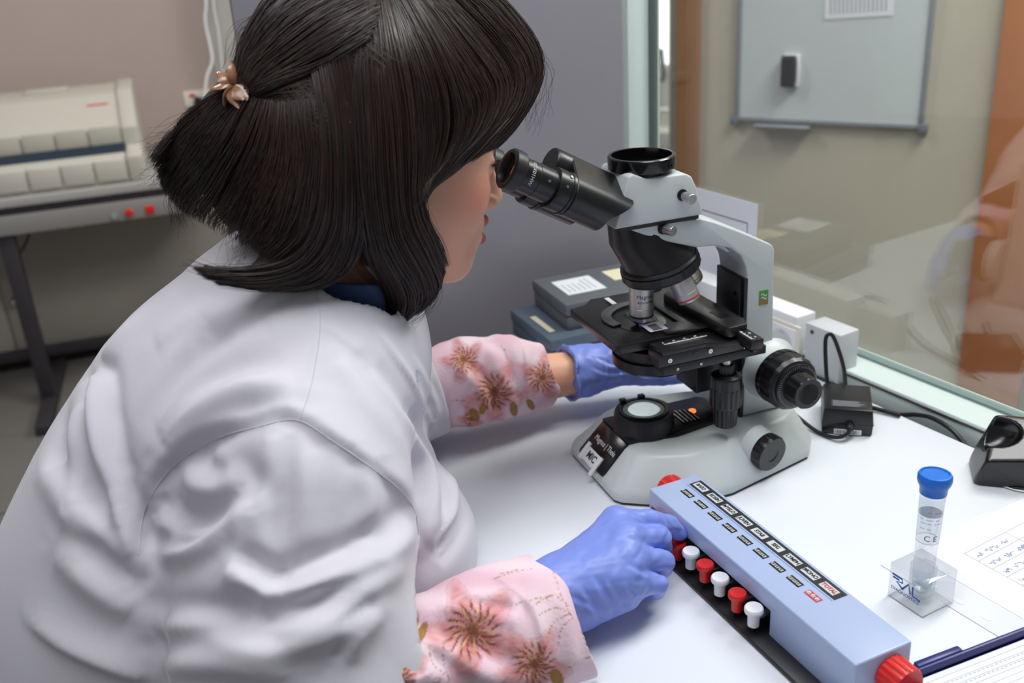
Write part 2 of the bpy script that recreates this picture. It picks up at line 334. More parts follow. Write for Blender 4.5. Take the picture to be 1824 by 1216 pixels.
# ------------------------------------------------------------------ work table
tb = empty('work_table', (0, 0, 0), 0, 'white laminate work table carrying the microscope', 'table')
k0, k1, t0, t1_ = 0.352, 1.027, -0.62, 1.28
MB().box(k0, k1, t0, t1_, ZT - 0.03, ZT, GM).build('tabletop', 'white_lam', tb, bevel=0.002)
for kx in (k0 + 0.06, k1 - 0.06):
    for ty in (t0 + 0.08, t1_ - 0.08): MB().box(kx - 0.025, kx + 0.025, ty - 0.025, ty + 0.025, 0, ZT - 0.03, GM).build('leg', 'metal_dark', tb, bevel=0.002)
MB().box(k1 - 0.07, k1 - 0.05, t0 + 0.1, t1_ - 0.1, ZT - 0.10, ZT - 0.03, GM).build('rail', 'metal_dark', tb, smooth=0)
# ------------------------------------------------------------------ microscope  (x to the column, y away from camera)
PSI = math.radians(19.0)
ms = empty('microscope', (0.20, 1.10, ZT), PSI, 'pale grey binocular microscope with black eyepieces in front of the woman', 'microscope')
def sym(pts): return pts + [(x, -y) for x, y in reversed(pts)]
P0 = sym([(-0.119, -0.062), (-0.113, -0.072), (-0.084, -0.091), (-0.02, -0.110), (0.015, -0.110), (0.145, -0.077), (0.166, -0.052), (0.170, -0.03)])
def scl(P, f, ox=0.02): return [((x - ox) * f + ox, y * f) for x, y in P]
deck = sym([(-0.082, -0.040), (-0.079, -0.048), (-0.066, -0.062), (-0.030, -0.080), (0.0, -0.078), (0.120, -0.052), (0.146, -0.036), (0.150, -0.02)])
rg = lambda P, z: [(x, y, z) for x, y in P]
base = MB().loft([rg(P0, 0.003), rg(P0, 0.013), rg([(a[0] * 0.12 + b[0] * 0.88, a[1] * 0.12 + b[1] * 0.88) for a, b in zip(deck, P0)], 0.020),
                  rg([(a[0] * 0.85 + b[0] * 0.15, a[1] * 0.85 + b[1] * 0.15) for a, b in zip(deck, P0)], 0.049), rg(deck, 0.0525), rg(scl(deck, 0.9), 0.0535)]).build('base', 'scope_grey', ms, bevel=0.0025, bang=18)
MB().prism(scl(P0, 0.985), 0.0, 0.004).build('foot_pad', 'dark_rubber', ms)
# black deck insert and front label plate
ins = MB().loft([rg([(-0.083, -0.030), (-0.02, -0.040), (0.052, -0.028), (0.060, -0.01), (0.060, 0.035), (0.052, 0.042), (-0.083, 0.042)], z) for z in (0.050, 0.0562)]).build('deck_insert', 'black_satin', ms, bevel=0.0015)
LM = TR(-0.1012, 0.005, 0.0345) @ RZ(math.radians(-90)) @ RX(math.radians(46.5))      # x along -y of scope, y up the slope
fp = MB().prism([(-0.033, 0.026), (-0.036, -0.020), (-0.033, -0.024), (0.033, -0.024), (0.036, -0.020), (0.036, 0.026)], -0.004, 0.0016, LM).build('front_plate', 'black_gloss', ms, bevel=0.0008)
text('lettering', 'Magnus | Theia', 0.0105, 'white_print', fp, LM @ TR(0.003, 0.006, 0.0018), sx=0.85)
MB().box(-0.022, 0.016, -0.026, -0.008, 0.0018, 0.0028, LM).build('name_tag', 'white_plastic', ms, bevel=0.0004)
MB().box(-0.026, -0.019, -0.028, -0.004, 0.0016, 0.005, LM).build('tag_clip', 'white_plastic', ms, bevel=0.001)
MB().box(0.013, 0.019, -0.034, -0.007, 0.0016, 0.005, LM).build('tag_clip', 'white_plastic', ms, bevel=0.001)
text('tag_lettering', 'MIC', 0.013, 'black_print', ms, LM @ TR(-0.003, -0.0165, 0.0030), bold=0.0003)
# field lens
fx = -0.046
lh = MB().lathe([(0.0385, 0.055), (0.0378, 0.062), (0.0365, 0.075), (0.0352, 0.078), (0.031, 0.0785), (0.030, 0.0765)], 48, TR(fx, 0, 0), cap1=True).build('lamp_housing', 'black_satin', ms)
MB().prism([(0.01, -0.033), (0.075, -0.022), (0.09, -0.012), (0.09, 0.020), (0.075, 0.030), (0.01, 0.033)], 0.054, 0.0605, TR(fx, 0, 0) @ RY(math.radians(2))).build('lamp_shoulder', 'black_satin', ms, bevel=0.003)
rb = MB()
for i in range(5): rb.box(-0.001, 0.001, -0.018, 0.014, 0, 0.003, TR(-0.002 + i * 0.0055, -0.004, 0.0580 - i * 0.0002))
rb.build('grip_ribs', 'black_gloss', ms)
MB().lathe([(0.0305, 0.0765), (0.0305, 0.0800), (0.0265, 0.0805), (0.0260, 0.0765)], 48, TR(fx, 0, 0)).build('lens_ring', 'black_gloss', ms)
MB().lathe([(0.0255, 0.0772), (0.0255, 0.0795), (0.0215, 0.0805), (0.0205, 0.0790)], 48, TR(fx, 0, 0)).build('lens_rim', mat('rim_glass', rgb(150, 165, 165), 0.15), ms)
MB().lathe([(0.0205, 0.078), (0.018, 0.0800), (0.010, 0.0815), (0.0, 0.082)], 40, TR(fx, 0, 0), cap1=False).build('field_lens', mat('lamp_glass', rgb(225, 235, 235), 0.1, emit=(0.80, 0.93, 0.95, 1), estr=0.45), ms)
for sx_ in (-0.014, 0.012): MB().box(sx_ - 0.004, sx_ + 0.004, 0.026, 0.033, 0.078, 0.0835, TR(fx, 0, 0)).build('ring_lug', 'black_gloss', ms, bevel=0.0008)
MB().lathe([(0.0048, 0.056), (0.0048, 0.0600), (0.003, 0.0612)], 16, TR(0.024, 0.003, 0)).build('power_lamp', mat('led', rgb(255, 120, 60), 0.3, emit=(1.0, 0.16, 0.03, 1), estr=2.0), ms)
# arm and column: side profile (x, z)
arc = [(0.0765, 0.055), (0.0765, 0.235), (0.0735, 0.252), (0.066, 0.267), (0.052, 0.279), (0.030, 0.285), (0.007, 0.287), (-0.022, 0.297), (-0.050, 0.308), (-0.078, 0.322), (-0.080, 0.326)]
prof = arc + [(0.012, 0.3205), (0.030, 0.3135), (0.060, 0.299), (0.108, 0.274), (0.1125, 0.266), (0.1125, 0.235), (0.116, 0.15), (0.140, 0.055)]
MB().loft([[(x, y, z) for x, z in prof] for y in (-0.031, 0.031)]).build('arm', 'scope_grey', ms, bevel=0.0035, seg=3)
MB().prism([(0.0, -0.024), (0.0, 0.028), (-0.006, 0.028), (-0.006, -0.024)], 0.055, 0.236, TR(0.0765, 0, 0)).build('dovetail_plate', 'black_metal', ms, bevel=0.001)
MB().box(0.0725, 0.0768, -0.0308, 0.0308, 0.054, 0.237).build('column_front', 'black_satin', ms, smooth=0)
for z_ in (0.215, 0.10): MB().lathe([(0.0028, 0), (0.0028, 0.001), (0.001, 0.001)], 12, TR(0.0705, -0.015, z_) @ RY(-math.pi / 2)).build('plate_screw', 'black_gloss', ms)
# white disc painting in the bright highlight under the arm
MB().lathe([(0.024, 0.0), (0.022, 0.0025), (0.0, 0.003)], 32, TR(0.0525, 0.004, 0.2765) @ RY(math.radians(-143)) @ Matrix.Diagonal((0.85, 0.85, 1, 1)), cap1=False).build('arm_highlight', 'white_plastic', ms)
lg = MB().box(0.093, 0.1055, -0.0318, -0.0308, 0.200, 0.2185).build('green_badge', mat('badge_green', rgb(70, 140, 52), 0.4), ms, bevel=0.0003)
MB().box(0.0931, 0.1054, -0.0319, -0.0309, 0.2001, 0.2055).build('badge_band', mat('badge_brown', rgb(150, 110, 50), 0.4), lg, smooth=0)
for dz in (0.0, 0.0042):
    v_, f_ = strip(spline([(0.0955, -0.0320, 0.2085 + dz), (0.0975, -0.0320, 0.2105 + dz), (0.0995, -0.0320, 0.2085 + dz), (0.1015, -0.0320, 0.2070 + dz), (0.1035, -0.0320, 0.2090 + dz)], 14), 0.0011, (0, 1, 0))
    MB().add(v_, f_).build('badge_wave', 'white_print', lg, smooth=0)
# optical head
HP = [(-0.098, 0.3265), (-0.079, 0.3815), (-0.074, 0.3840), (-0.058, 0.3765), (-0.010, 0.3755), (-0.002, 0.371), (0.003, 0.360), (0.012, 0.3265)]
HT = [0.037, 0.0345, 0.034, 0.034, 0.034, 0.0345, 0.035, 0.037]
MB().loft([[(x, -w * s, z) for (x, z), w in zip(HP, HT)] for s in (1, -1)]).build('optical_head', 'scope_grey', ms, bevel=0.0022, seg=3, bang=15)
MB().box(-0.09, 0.008, -0.033, 0.033, 0.3215, 0.328).build('head_gasket', 'dark_rubber', ms, smooth=0)
pp = MB().lathe([(0.030, 0.372), (0.030, 0.380), (0.0372, 0.381), (0.0378, 0.3825), (0.0378, 0.3945), (0.0365, 0.3955), (0.0335, 0.3955), (0.0335, 0.382), (0.0, 0.381)], 56, TR(fx, 0, 0), cap1=False).build('photo_port', 'black_gloss', ms)
MB().lathe([(0.0032, 0), (0.0032, 0.0015), (0.0015, 0.0015), (0.0015, 0.0)], 14, TR(fx, 0, 0.387) @ RZ(math.radians(-62)) @ TR(0.0375, 0, 0) @ RY(math.pi / 2)).build('port_screw', 'black_metal', pp)
def knurl(prof, rr, m, M, name, n=48, depth=0.0006, par=None): return MB().lathe(prof, n, M, ribs=1, depth=depth, ribrange=rr).build(name, m, par or ms, smooth=20)
M_ = TR(-0.0145, -0.034, 0.3525) @ RX(math.pi / 2)
MB().lathe([(0.0065, 0.0), (0.0065, 0.0025)], 20, M_).build('screw_seat', 'black_satin', ms)
MB().lathe([(0.0035, 0), (0.0035, 0.008), (0.0052, 0.008), (0.0052, 0.0105), (0.0046, 0.011), (0.0046, 0.0125), (0.0055, 0.013), (0.0055, 0.0155), (0.0048, 0.016), (0.0048, 0.0175), (0.0057, 0.018), (0.0057, 0.023), (0.0052, 0.0235)], 24, M_).build('head_screw', 'steel', ms)
M_ = TR(-0.037, -0.030, 0.3165) @ RX(math.pi / 2) @ RY(math.radians(18))
MB().lathe([(0.0065, 0.0), (0.0065, 0.0025)], 20, M_).build('screw_seat', 'black_satin', ms)
knurl([(0.0035, 0), (0.0035, 0.006), (0.0058, 0.006), (0.0058, 0.017), (0.0052, 0.018)], (2, 3), 'steel', M_, 'arm_screw', 56, 0.0005)
# tubes: u along the optical tube (down to the head), v up
TA = math.radians(30)
EY = 0.030
TM = TR(-0.214, 0, 0.4085) @ RY(TA)          # local x = u, local z = v
hinge_v, hinge_r, tube_r = 0.0215, 0.0185, 0.0235
def stadium(yc, r1, r2, zc, n=14):
    d = Vector((yc, -zc)); L = d.length; d.normalize(); out = []
    base_a = math.atan2(d.y, d.x); off = math.acos(max(-1, min(1, (r2 - r1) / L)))
    for i in range(n + 1):
        a = base_a + off + (2 * math.pi - 2 * off) * i / n; out.append((r2 * math.cos(a) + 0, r2 * math.sin(a) + zc))
    for i in range(n + 1):
        a = base_a - off + 2 * off * i / n; out.append((yc + r1 * math.cos(a), r1 * math.sin(a)))
    return out
for sgn in (-1, 1):
    vo = 0.0 if sgn < 0 else -0.009          # the far tube swings a little lower
    st = [(y, z + vo) for y, z in stadium(sgn * EY, tube_r, hinge_r, hinge_v - vo)]
    ring = lambda u, s=1.0: [(u, y * s + (1 - s) * sgn * EY * 0.6, z * s + (1 - s) * 0.008) for y, z in st]
    rr = [ring(0.071, 0.94), ring(0.073, 1.0), ring(0.120, 1.0)]
    # cut slanted where it meets the head
    rr += [[(0.120 + 0.030 * max(0, min(1, (z + 0.006) / 0.03)) + 0.0, y * 0.985, z) for (u, y, z) in ring(0.14)], [(0.122 + 0.030 * max(0, min(1, (z + 0.010) / 0.03)), sgn * EY * 0.6 + (y - sgn * EY * 0.6) * 0.45, 0.004 + (z - 0.004) * 0.45) for (u, y, z) in ring(0.15)]]
    tb_ = MB().loft(rr, TM).build('tube_body', 'black_plastic', ms, smooth=30)
    A = TM @ TR(0, sgn * EY, vo) @ RY(math.pi / 2)         # lathe axis z -> u
    if sgn < 0: MB().lathe([(hinge_r - 0.001, 0.054), (hinge_r, 0.0555), (hinge_r, 0.0735)], 36, TM @ TR(0, 0, hinge_v) @ RY(math.pi / 2)).build('hinge_cap', 'black_plastic', ms)
    MB().lathe([(0.0222, 0.052), (0.0228, 0.054), (0.0228, 0.0675), (0.0238, 0.068), (0.0242, 0.071)], 40, A).build('seat_ring', 'black_plastic', ms)
    MB().lathe([(0.0182, 0.030), (0.0186, 0.0305), (0.0186, 0.0525), (0.0192, 0.053)], 40, A).build('diopter_sleeve', 'black_plastic', ms)
    ep = MB().lathe([(0.0178, 0.0125), (0.0182, 0.013), (0.0182, 0.030)], 40, A).build('eyepiece', 'black_plastic', ms)
    MB().lathe([(0.0205, 0.0125), (0.0218, 0.011), (0.0222, 0.004), (0.0218, -0.0005), (0.0200, -0.0025), (0.0170, -0.0020), (0.0158, 0.001), (0.0150, 0.006), (0.0, 0.0075)], 44, A, cap1=False).build('eye_cup', mat('eyecup', rgb(34, 37, 42), 0.45) if 'eyecup' not in MATS else 'eyecup', ms)
    MB().lathe([(0.0128, 0.0060), (0.010, 0.0052), (0.005, 0.0047), (0.0, 0.0046)], 32, A, cap1=False).build('eye_lens', mat('eye_lens', rgb(60, 38, 26), 0.06, coat=1.0) if 'eye_lens' not in MATS else 'eye_lens', ms)
    if sgn < 0:
        for (uu, az) in ((0.040, 0.9), (0.060, 0.85), (0.064, 0.25)):
            MB().lathe([(0.0016, 0), (0.0016, 0.0012), (0.0007, 0.0012)], 12, A @ TR(0, 0, uu) @ RZ(math.radians(200) + az) @ TR(0.0186 if uu < 0.05 else 0.0226, 0, 0) @ RY(math.pi / 2)).build('set_screw', 'chrome', ms)
        # curved lettering around the eyepiece
        me = text('eyepiece_lettering', 'WH10X/20', 0.0058, 'white_print', ms, Matrix.Identity(4)).data
        for v in me.vertices:
            ang = v.co.x / 0.0184; r_ = 0.01835 + v.co.z
            a_ = math.radians(248) - ang
            v.co = A @ Vector((r_ * math.cos(a_), r_ * math.sin(a_), 0.0212 + v.co.y))
# nosepiece
na = math.radians(15); NC = Vector((-0.024, 0, 0.2655)); NA = Vector((math.sin(na), 0, -math.cos(na)))
NMX = Matrix.Translation(NC) @ RY(-na)      # local z up along -axis
cx0 = [(fx - 0.002 + 0.040 * math.cos(a), 0.0295 * math.sin(a), 0.324) for a in [2 * math.pi * i / 40 for i in range(40)]]
cx1 = [(fx + 0.000 + 0.039 * math.cos(a), 0.0330 * math.sin(a), 0.295) for a in [2 * math.pi * i / 40 for i in range(40)]]
cx2 = [tuple(NMX @ Vector((0.0425 * math.cos(a), 0.0425 * math.sin(a), 0.010))) for a in [2 * math.pi * i / 40 for i in range(40)]]
cx3 = [tuple(NMX @ Vector((0.0435 * math.cos(a), 0.0435 * math.sin(a), 0.004))) for a in [2 * math.pi * i / 40 for i in range(40)]]
MB().loft([cx0, cx1, cx2, cx3]).build('nosepiece', 'black_metal', ms, smooth=50)
MB().lathe([(0.0445, 0.006), (0.0460, 0.004), (0.0460, 0.002), (0.0448, 0.0015), (0.0448, 0.0005), (0.0470, 0.0), (0.0472, -0.0085), (0.0455, -0.011), (0.030, -0.014)], 96, NMX, ribs=1, depth=0.0006, ribrange=(5, 6)).build('turret', 'black_plastic', ms, smooth=25)
def objective(az, L, band, r=0.0142, name='objective'):
    ct = math.cos(na); st_ = math.sin(na)
    Rm = Matrix.Translation(NC) @ RY(-na) @ RZ(az)
    # seat on the turret at local radius .030 ; objective axis tilted by na outward so the working one is vertical
    Mo = Rm @ TR(-0.0275, 0, -0.0105) @ RY(na) @ RX(math.pi)        # local z down the objective
    ob = MB().lathe([(r, 0.0), (r, L * 0.62), (r * 0.985, L * 0.625), (r * 0.985, L * 0.635), (r, L * 0.64), (r, L * 0.80), (r * 0.93, L * 0.81), (r * 0.93, L * 0.825), (r, L * 0.83), (r * 0.93, L * 0.93), (r * 0.60, L * 0.985), (r * 0.45, L), (0, L)], 36, Mo, cap1=False).build(name, 'satin_steel', ms, smooth=30)
    MB().lathe([(r * 1.004, L * band[1]), (r * 1.008, L * band[1] + 0.0002), (r * 1.008, L * band[1] + 0.0016), (r * 1.004, L * band[1] + 0.0018)], 36, Mo).build('colour_band', band[0], ob)
    return ob, Mo, r
o1, Mo1, r1 = objective(0.0, 0.052, ('black_satin', 0.815), 0.0142)
mat('band_red', rgb(190, 40, 40), 0.4); mat('band_yellow', rgb(210, 160, 60), 0.4); mat('band_blue', rgb(90, 140, 170), 0.4)
o2, Mo2, r2 = objective(math.radians(105), 0.036, ('band_red', 0.80), 0.0138)
o3, Mo3, r3 = objective(math.radians(180), 0.034, ('band_yellow', 0.70), 0.0135)
o4, Mo4, r4 = objective(math.radians(-90), 0.038, ('band_blue', 0.72), 0.0135)
def wrap_text(ob, Mo, r, s, size, zc, a0, m='black_print'):
    t = text('engraving', s, size, m, ob, Matrix.Identity(4)); 
    for v in t.data.vertices:
        a_ = a0 - v.co.x / r
        v.co = Mo @ Vector(((r + 0.0001 + v.co.z) * math.cos(a_), (r + 0.0001 + v.co.z) * math.sin(a_), zc - v.co.y))
wrap_text(o1, Mo1, r1, 'Magnus', 0.0068, 0.017, math.radians(98)); wrap_text(o1, Mo1, r1, 'Achromat', 0.0048, 0.0235, math.radians(98))
wrap_text(o2, Mo2, r2, '4X', 0.0065, 0.011, math.radians(120)); wrap_text(o2, Mo2, r2, '0.10', 0.005, 0.0165, math.radians(120))
# stage
SZ = 0.193
MB().prism([(-0.103, -0.043), (-0.099, -0.047), (0.045, -0.047), (0.060, -0.030), (0.060, 0.105), (-0.050, 0.105), (-0.066, 0.106), (-0.082, 0.090), (-0.103, 0.0865)], SZ - 0.011, SZ).build('stage', 'black_metal', ms, bevel=0.0015)
MB().box(-0.085, 0.05, -0.038, 0.085, SZ - 0.016, SZ - 0.011).build('stage_underplate', 'black_satin', ms, bevel=0.001)
MB().lathe([(0.030, SZ + 0.0002), (0.030, SZ + 0.0006), (0.0, SZ + 0.0006)], 40, TR(fx, 0.006, 0), cap1=False).build('stage_ring', 'black_gloss', ms)
# slide holder: base plate with finger
MB().prism([(-0.040, -0.046), (0.012, -0.052), (0.012, 0.052), (-0.010, 0.052), (-0.010, -0.020), (-0.030, -0.020), (-0.030, -0.036), (-0.040, -0.036)], SZ + 0.0008, SZ + 0.003).build('slide_holder', 'black_metal', ms, bevel=0.0006)
arcp = []
for i in range(13): a = math.radians(70 + i * 11); arcp.append((-0.036 + 0.050 * math.cos(a), 0.022 + 0.047 * math.sin(a)))
for i in range(12, -1, -1): a = math.radians(70 + i * 11); arcp.append((-0.034 + 0.040 * math.cos(a), 0.020 + 0.037 * math.sin(a)))
MB().prism(arcp, SZ + 0.001, SZ + 0.003).build('holder_finger', mat('finger_grey', rgb(120, 122, 128), 0.3, metal=0.6), ms, bevel=0.0004)
MB().box(-0.052, -0.046, 0.070, 0.094, SZ + 0.001, SZ + 0.0022).build('stage_tab', 'white_plastic', ms, smooth=0)
# clamp bar
CB = TR(0.012, 0, 0)
MB().prism([(-0.006, 0.046), (0.010, 0.056), (0.032, 0.050), (0.036, -0.070), (0.030, -0.086), (0.006, -0.088), (0.002, -0.080)], SZ + 0.001, SZ + 0.0135, CB).build('carriage_bar', 'black_metal', ms, bevel=0.002)
MB().prism([(0.010, -0.035), (0.024, -0.034), (0.025, -0.058), (0.011, -0.059)], SZ + 0.0133, SZ + 0.0138, CB).build('bar_window', 'black_gloss', ms)
for p in ((0.010, 0.010), (0.028, -0.072)): MB().lathe([(0.0014, 0), (0.0014, 0.0008)], 10, CB @ TR(p[0], p[1], SZ + 0.0135)).build('bar_screw', 'chrome', ms)
sb = MB().box(0.028, 0.044, -0.116, -0.02, SZ - 0.006, SZ + 0.006).build('cross_scale_bar', 'black_metal', ms, bevel=0.0008)
def ticks(name, par, M, n, step, l1, l2, w=0.0003, m='white_print'):
    b = MB()
    for i in range(n):
        l = l1 if i % 5 else l2; b.box(i * step - w, i * step + w, 0, l, 0, 0.00015, M)
    b.build(name, m, par, smooth=0)
ticks('scale_ticks', sb, TR(0.0305, -0.112, SZ + 0.0061) @ RZ(math.pi / 2) @ Matrix.Diagonal((1, -1, 1, 1)), 22, 0.0012, 0.0022, 0.004)
for i, n_ in enumerate(('70', '80')): text('scale_digits', n_, 0.004, 'white_print', sb, TR(0.0385, -0.108 + i * 0.012, SZ + 0.0062) @ RZ(math.pi / 2))
MB().box(0.03, 0.036, -0.1165, -0.02, SZ - 0.009, SZ - 0.006).build('rack_teeth', 'black_gloss', ms, smooth=0)
# near slideway
sw = MB().prism([(-0.064, -0.049), (-0.062, -0.078), (-0.006, -0.078), (0.004, -0.084), (0.030, -0.090), (0.048, -0.086), (0.048, -0.049)], SZ - 0.0085, SZ - 0.003).build('slideway_top', 'black_metal', ms, bevel=0.0008)
ticks('scale_ticks', sw, TR(-0.050, -0.0625, SZ - 0.0029), 46, 0.0012, 0.0022, 0.0036)
for i, n_ in enumerate(('0', '10', '20', '30')): text('scale_digits', n_, 0.0036, 'white_print', sw, TR(-0.050 + i * 0.0138, -0.0565, SZ - 0.0028))
sf = MB().box(-0.066, 0.052, -0.076, -0.050, SZ - 0.0235, SZ - 0.0085).build('slideway_block', 'black_metal', ms, bevel=0.001)
MB().box(-0.060, 0.075, -0.0765, -0.052, SZ - 0.034, SZ - 0.0235).build('slideway_lower', 'black_satin', ms, bevel=0.001)
for x_, z_, r_ in ((-0.052, SZ - 0.0165, 0.0028), (0.0, SZ - 0.0155, 0.0028), (-0.012, SZ - 0.029, 0.0016), (-0.042, SZ - 0.029, 0.0016), (0.045, SZ - 0.020, 0.0014)):
    MB().lathe([(r_, 0), (r_, 0.0012), (r_ * 0.5, 0.0013), (r_ * 0.5, 0.0005)], 16, TR(x_, -0.0762, z_) @ RX(math.pi / 2)).build('cap_screw', 'chrome', ms)
MB().lathe([(0.0036, 0), (0.0036, 0.0004)], 16, TR(-0.018, -0.0762, SZ - 0.016) @ RX(math.pi / 2)).build('index_hole', 'black_gloss', ms)
# condenser
MB().lathe([(0.044, SZ - 0.020), (0.049, SZ - 0.022), (0.049, SZ - 0.032), (0.046, SZ - 0.033), (0.046, SZ - 0.036), (0.050, SZ - 0.037), (0.050, SZ - 0.049), (0.047, SZ - 0.052), (0.025, SZ - 0.053)], 48, TR(fx + 0.014, 0, 0)).build('condenser', 'black_metal', ms)
MB().box(0.012, 0.074, -0.026, 0.024, 0.098, 0.166).build('focus_block', 'black_satin', ms, bevel=0.002)
MB().box(0.02, 0.07, -0.050, -0.025, SZ - 0.045, SZ - 0.032).build('stage_bracket', 'black_satin', ms, bevel=0.001)
# coaxial stage knobs
KM = TR(0.030, -0.064, 0)
MB().cyl(0.0055, 0.140, 0.166, 20, KM).build('knob_shaft', 'steel', ms)
knurl([(0.0085, 0.138), (0.0088, 0.139), (0.0088, 0.149), (0.0082, 0.150)], (1, 2), 'black_plastic', KM, 'shaft_collar', 64, 0.0006)
knurl([(0.012, 0.1385), (0.0175, 0.136), (0.0185, 0.134), (0.0185, 0.122), (0.0192, 0.121), (0.0192, 0.099), (0.0175, 0.0965)], (4, 5), 'black_plastic', KM, 'upper_stage_knob', 72, 0.0009)
knurl([(0.0145, 0.0965), (0.0145, 0.090), (0.0138, 0.072), (0.0128, 0.0705)], (0, 1, 2), 'black_plastic', KM, 'lower_stage_knob', 64, 0.0009)
# focus knobs both sides
for s in (-1, 1):
    FM = TR(0.112, s * 0.030, 0.1125) @ (RX(math.pi / 2) if s < 0 else RX(-math.pi / 2))
    MB().lathe([(0.040, -0.001), (0.036, 0.004), (0.0325, 0.010), (0.0318, 0.024)], 48, FM).build('focus_collar', 'scope_grey', ms)
    knurl([(0.030, 0.022), (0.0345, 0.0225), (0.0350, 0.024), (0.0350, 0.0305), (0.0340, 0.031)], (2, 3), 'black_plastic', FM, 'tension_ring', 96, 0.0009)
    knurl([(0.0338, 0.0315), (0.0342, 0.033), (0.0340, 0.049), (0.031, 0.054), (0.029, 0.0555)], (1, 2), 'black_plastic', FM, 'coarse_knob', 64, 0.0009)
    dl = MB().lathe([(0.0285, 0.054), (0.0280, 0.058), (0.0235, 0.061), (0.020, 0.0612)], 48, FM).build('fine_dial', 'black_satin', ms)
    b = MB()
    for i in range(60): b.box(-0.0002, 0.0002, 0.0245, 0.0245 + (0.0026 if i % 5 else 0.0036), 0.0606, 0.0609, FM @ RZ(2 * math.pi * i / 60))
    b.build('dial_ticks', 'grey_print', dl, smooth=0)
    knurl([(0.0205, 0.060), (0.0203, 0.062), (0.0195, 0.080), (0.0185, 0.0815)], (1, 2), 'black_plastic', FM, 'fine_knob', 48, 0.0009)
    MB().lathe([(0.0135, 0.0815), (0.0135, 0.0818), (0.0128, 0.0818), (0.0128, 0.0815)], 40, FM).build('knob_ring', 'black_satin', ms)
MB().lathe([(0.0013, 0), (0.0013, 0.0005)], 10, TR(0.087, -0.0312, 0.088) @ RX(math.pi / 2)).build('grub_hole', 'black_gloss', ms)
# brightness knob
BK = TR(0.069, -0.083, 0.0385) @ RZ(math.radians(12)) @ RX(math.pi / 2 + 0.10)
MB().lathe([(0.024, -0.012), (0.0225, -0.002), (0.0215, 0.006)], 40, BK).build('knob_boss', 'scope_grey', ms)
knurl([(0.0225, 0.0055), (0.0232, 0.007), (0.0232, 0.017), (0.0215, 0.0195), (0.010, 0.0195), (0.008, 0.0185)], (1, 2), 'black_plastic', BK, 'brightness_knob', 64, 0.0008)

# glass slide lying on the stage
sl = empty('microscope_slide', tuple((Matrix.Translation((0.20, 1.10, ZT)) @ RZ(PSI)) @ Vector((fx + 0.006, 0.004, SZ + 0.0012))), PSI, 'stained glass slide with barcode label under the objective', 'slide')
MB().box(-0.013, 0.013, -0.042, 0.034, 0, 0.0012).build('glass', glass_mat('slide_glass', (0.82, 0.82, 0.86, 1), 0.02, 1.5), sl, smooth=0)
MB().prism([(0.013 * math.cos(a), 0.008 + 0.018 * math.sin(a)) for a in [2 * math.pi * i / 24 for i in range(24)]], 0.0012, 0.00135).build('stained_smear', mat('smear', rgb(96, 44, 150), 0.25), sl, smooth=0)
MB().lathe([(0.0035, 0.00136), (0.0, 0.00142)], 16, TR(-0.008 + 0.0, -0.004, 0), cap1=False).build('light_spot', mat('spot', rgb(160, 90, 255), 0.3, emit=(0.35, 0.12, 1.0, 1), estr=2.0), sl)  # glowing disc painted in for lamp light coming through the slide
lb = MB().box(-0.0135, 0.0150, -0.037, -0.0115, 0.0012, 0.0014).build('barcode_label', 'white_print', sl, smooth=0)
b = MB(); y_ = -0.035
for i in range(22):
    w_ = random.choice((0.0003, 0.0005, 0.0008)); b.box(-0.008, 0.004, y_, y_ + w_, 0.0014, 0.00148); y_ += w_ + random.choice((0.0003, 0.0005))
    if y_ > -0.014: break
b.build('barcode', 'black_print', lb, smooth=0)
# ------------------------------------------------------------------ tally counter
CA = math.radians(113.2); OCp = at(1194, 1007.8, ZT)
CMX = TR(OCp[0], OCp[1], ZT) @ RZ(CA + math.pi)          # x along the counter towards camera, y to the right
ct = empty('tally_counter', (OCp[0], OCp[1], ZT), CA + math.pi, 'pale blue mechanical blood cell counter with red and white keys', 'counter')
CZ = 0.052
MB().prism([(-0.082, 0.0), (-0.078, -0.002), (0.252, -0.002), (0.254, 0.0), (0.254, 0.084), (-0.082, 0.084)], 0, 0.0045).build('base_plate', 'black_plastic', ct, bevel=0.0012)
# one clean hull for the outside + slot pocket
sh_ = MB()
xs0, xs1 = -0.072, 0.2515
sh_.add([(xs0, .0185, .0045), (xs1, .0185, .0045), (xs1, .0815, .0045), (xs0, .0815, .0045), (xs0, .0185, CZ), (xs1, .0185, CZ), (xs1, .0815, CZ), (xs0, .0815, CZ),
         (-0.068, .0185, .0045), (0.1405, .0185, .0045), (0.1405, .0185, .031), (-0.068, .0185, .031), (-0.068, .036, .0045), (0.1405, .036, .0045), (0.1405, .036, .031), (-0.068, .036, .031)],
        [(4, 5, 6, 7), (1, 2, 6, 5), (2, 3, 7, 6), (3, 0, 4, 7), (0, 8, 11, 4), (9, 1, 5, 10), (11, 10, 5, 4), (8, 12, 15, 11), (13, 9, 10, 14), (11, 15, 14, 10), (12, 13, 14, 15)])
bd = sh_.build('housing', 'counter_blue', ct, bevel=0.0042, seg=4, bang=40)
MB().box(-0.0675, 0.140, 0.030, 0.0358, 0.0046, 0.0308).build('slot_back', 'black_satin', ct, smooth=0)
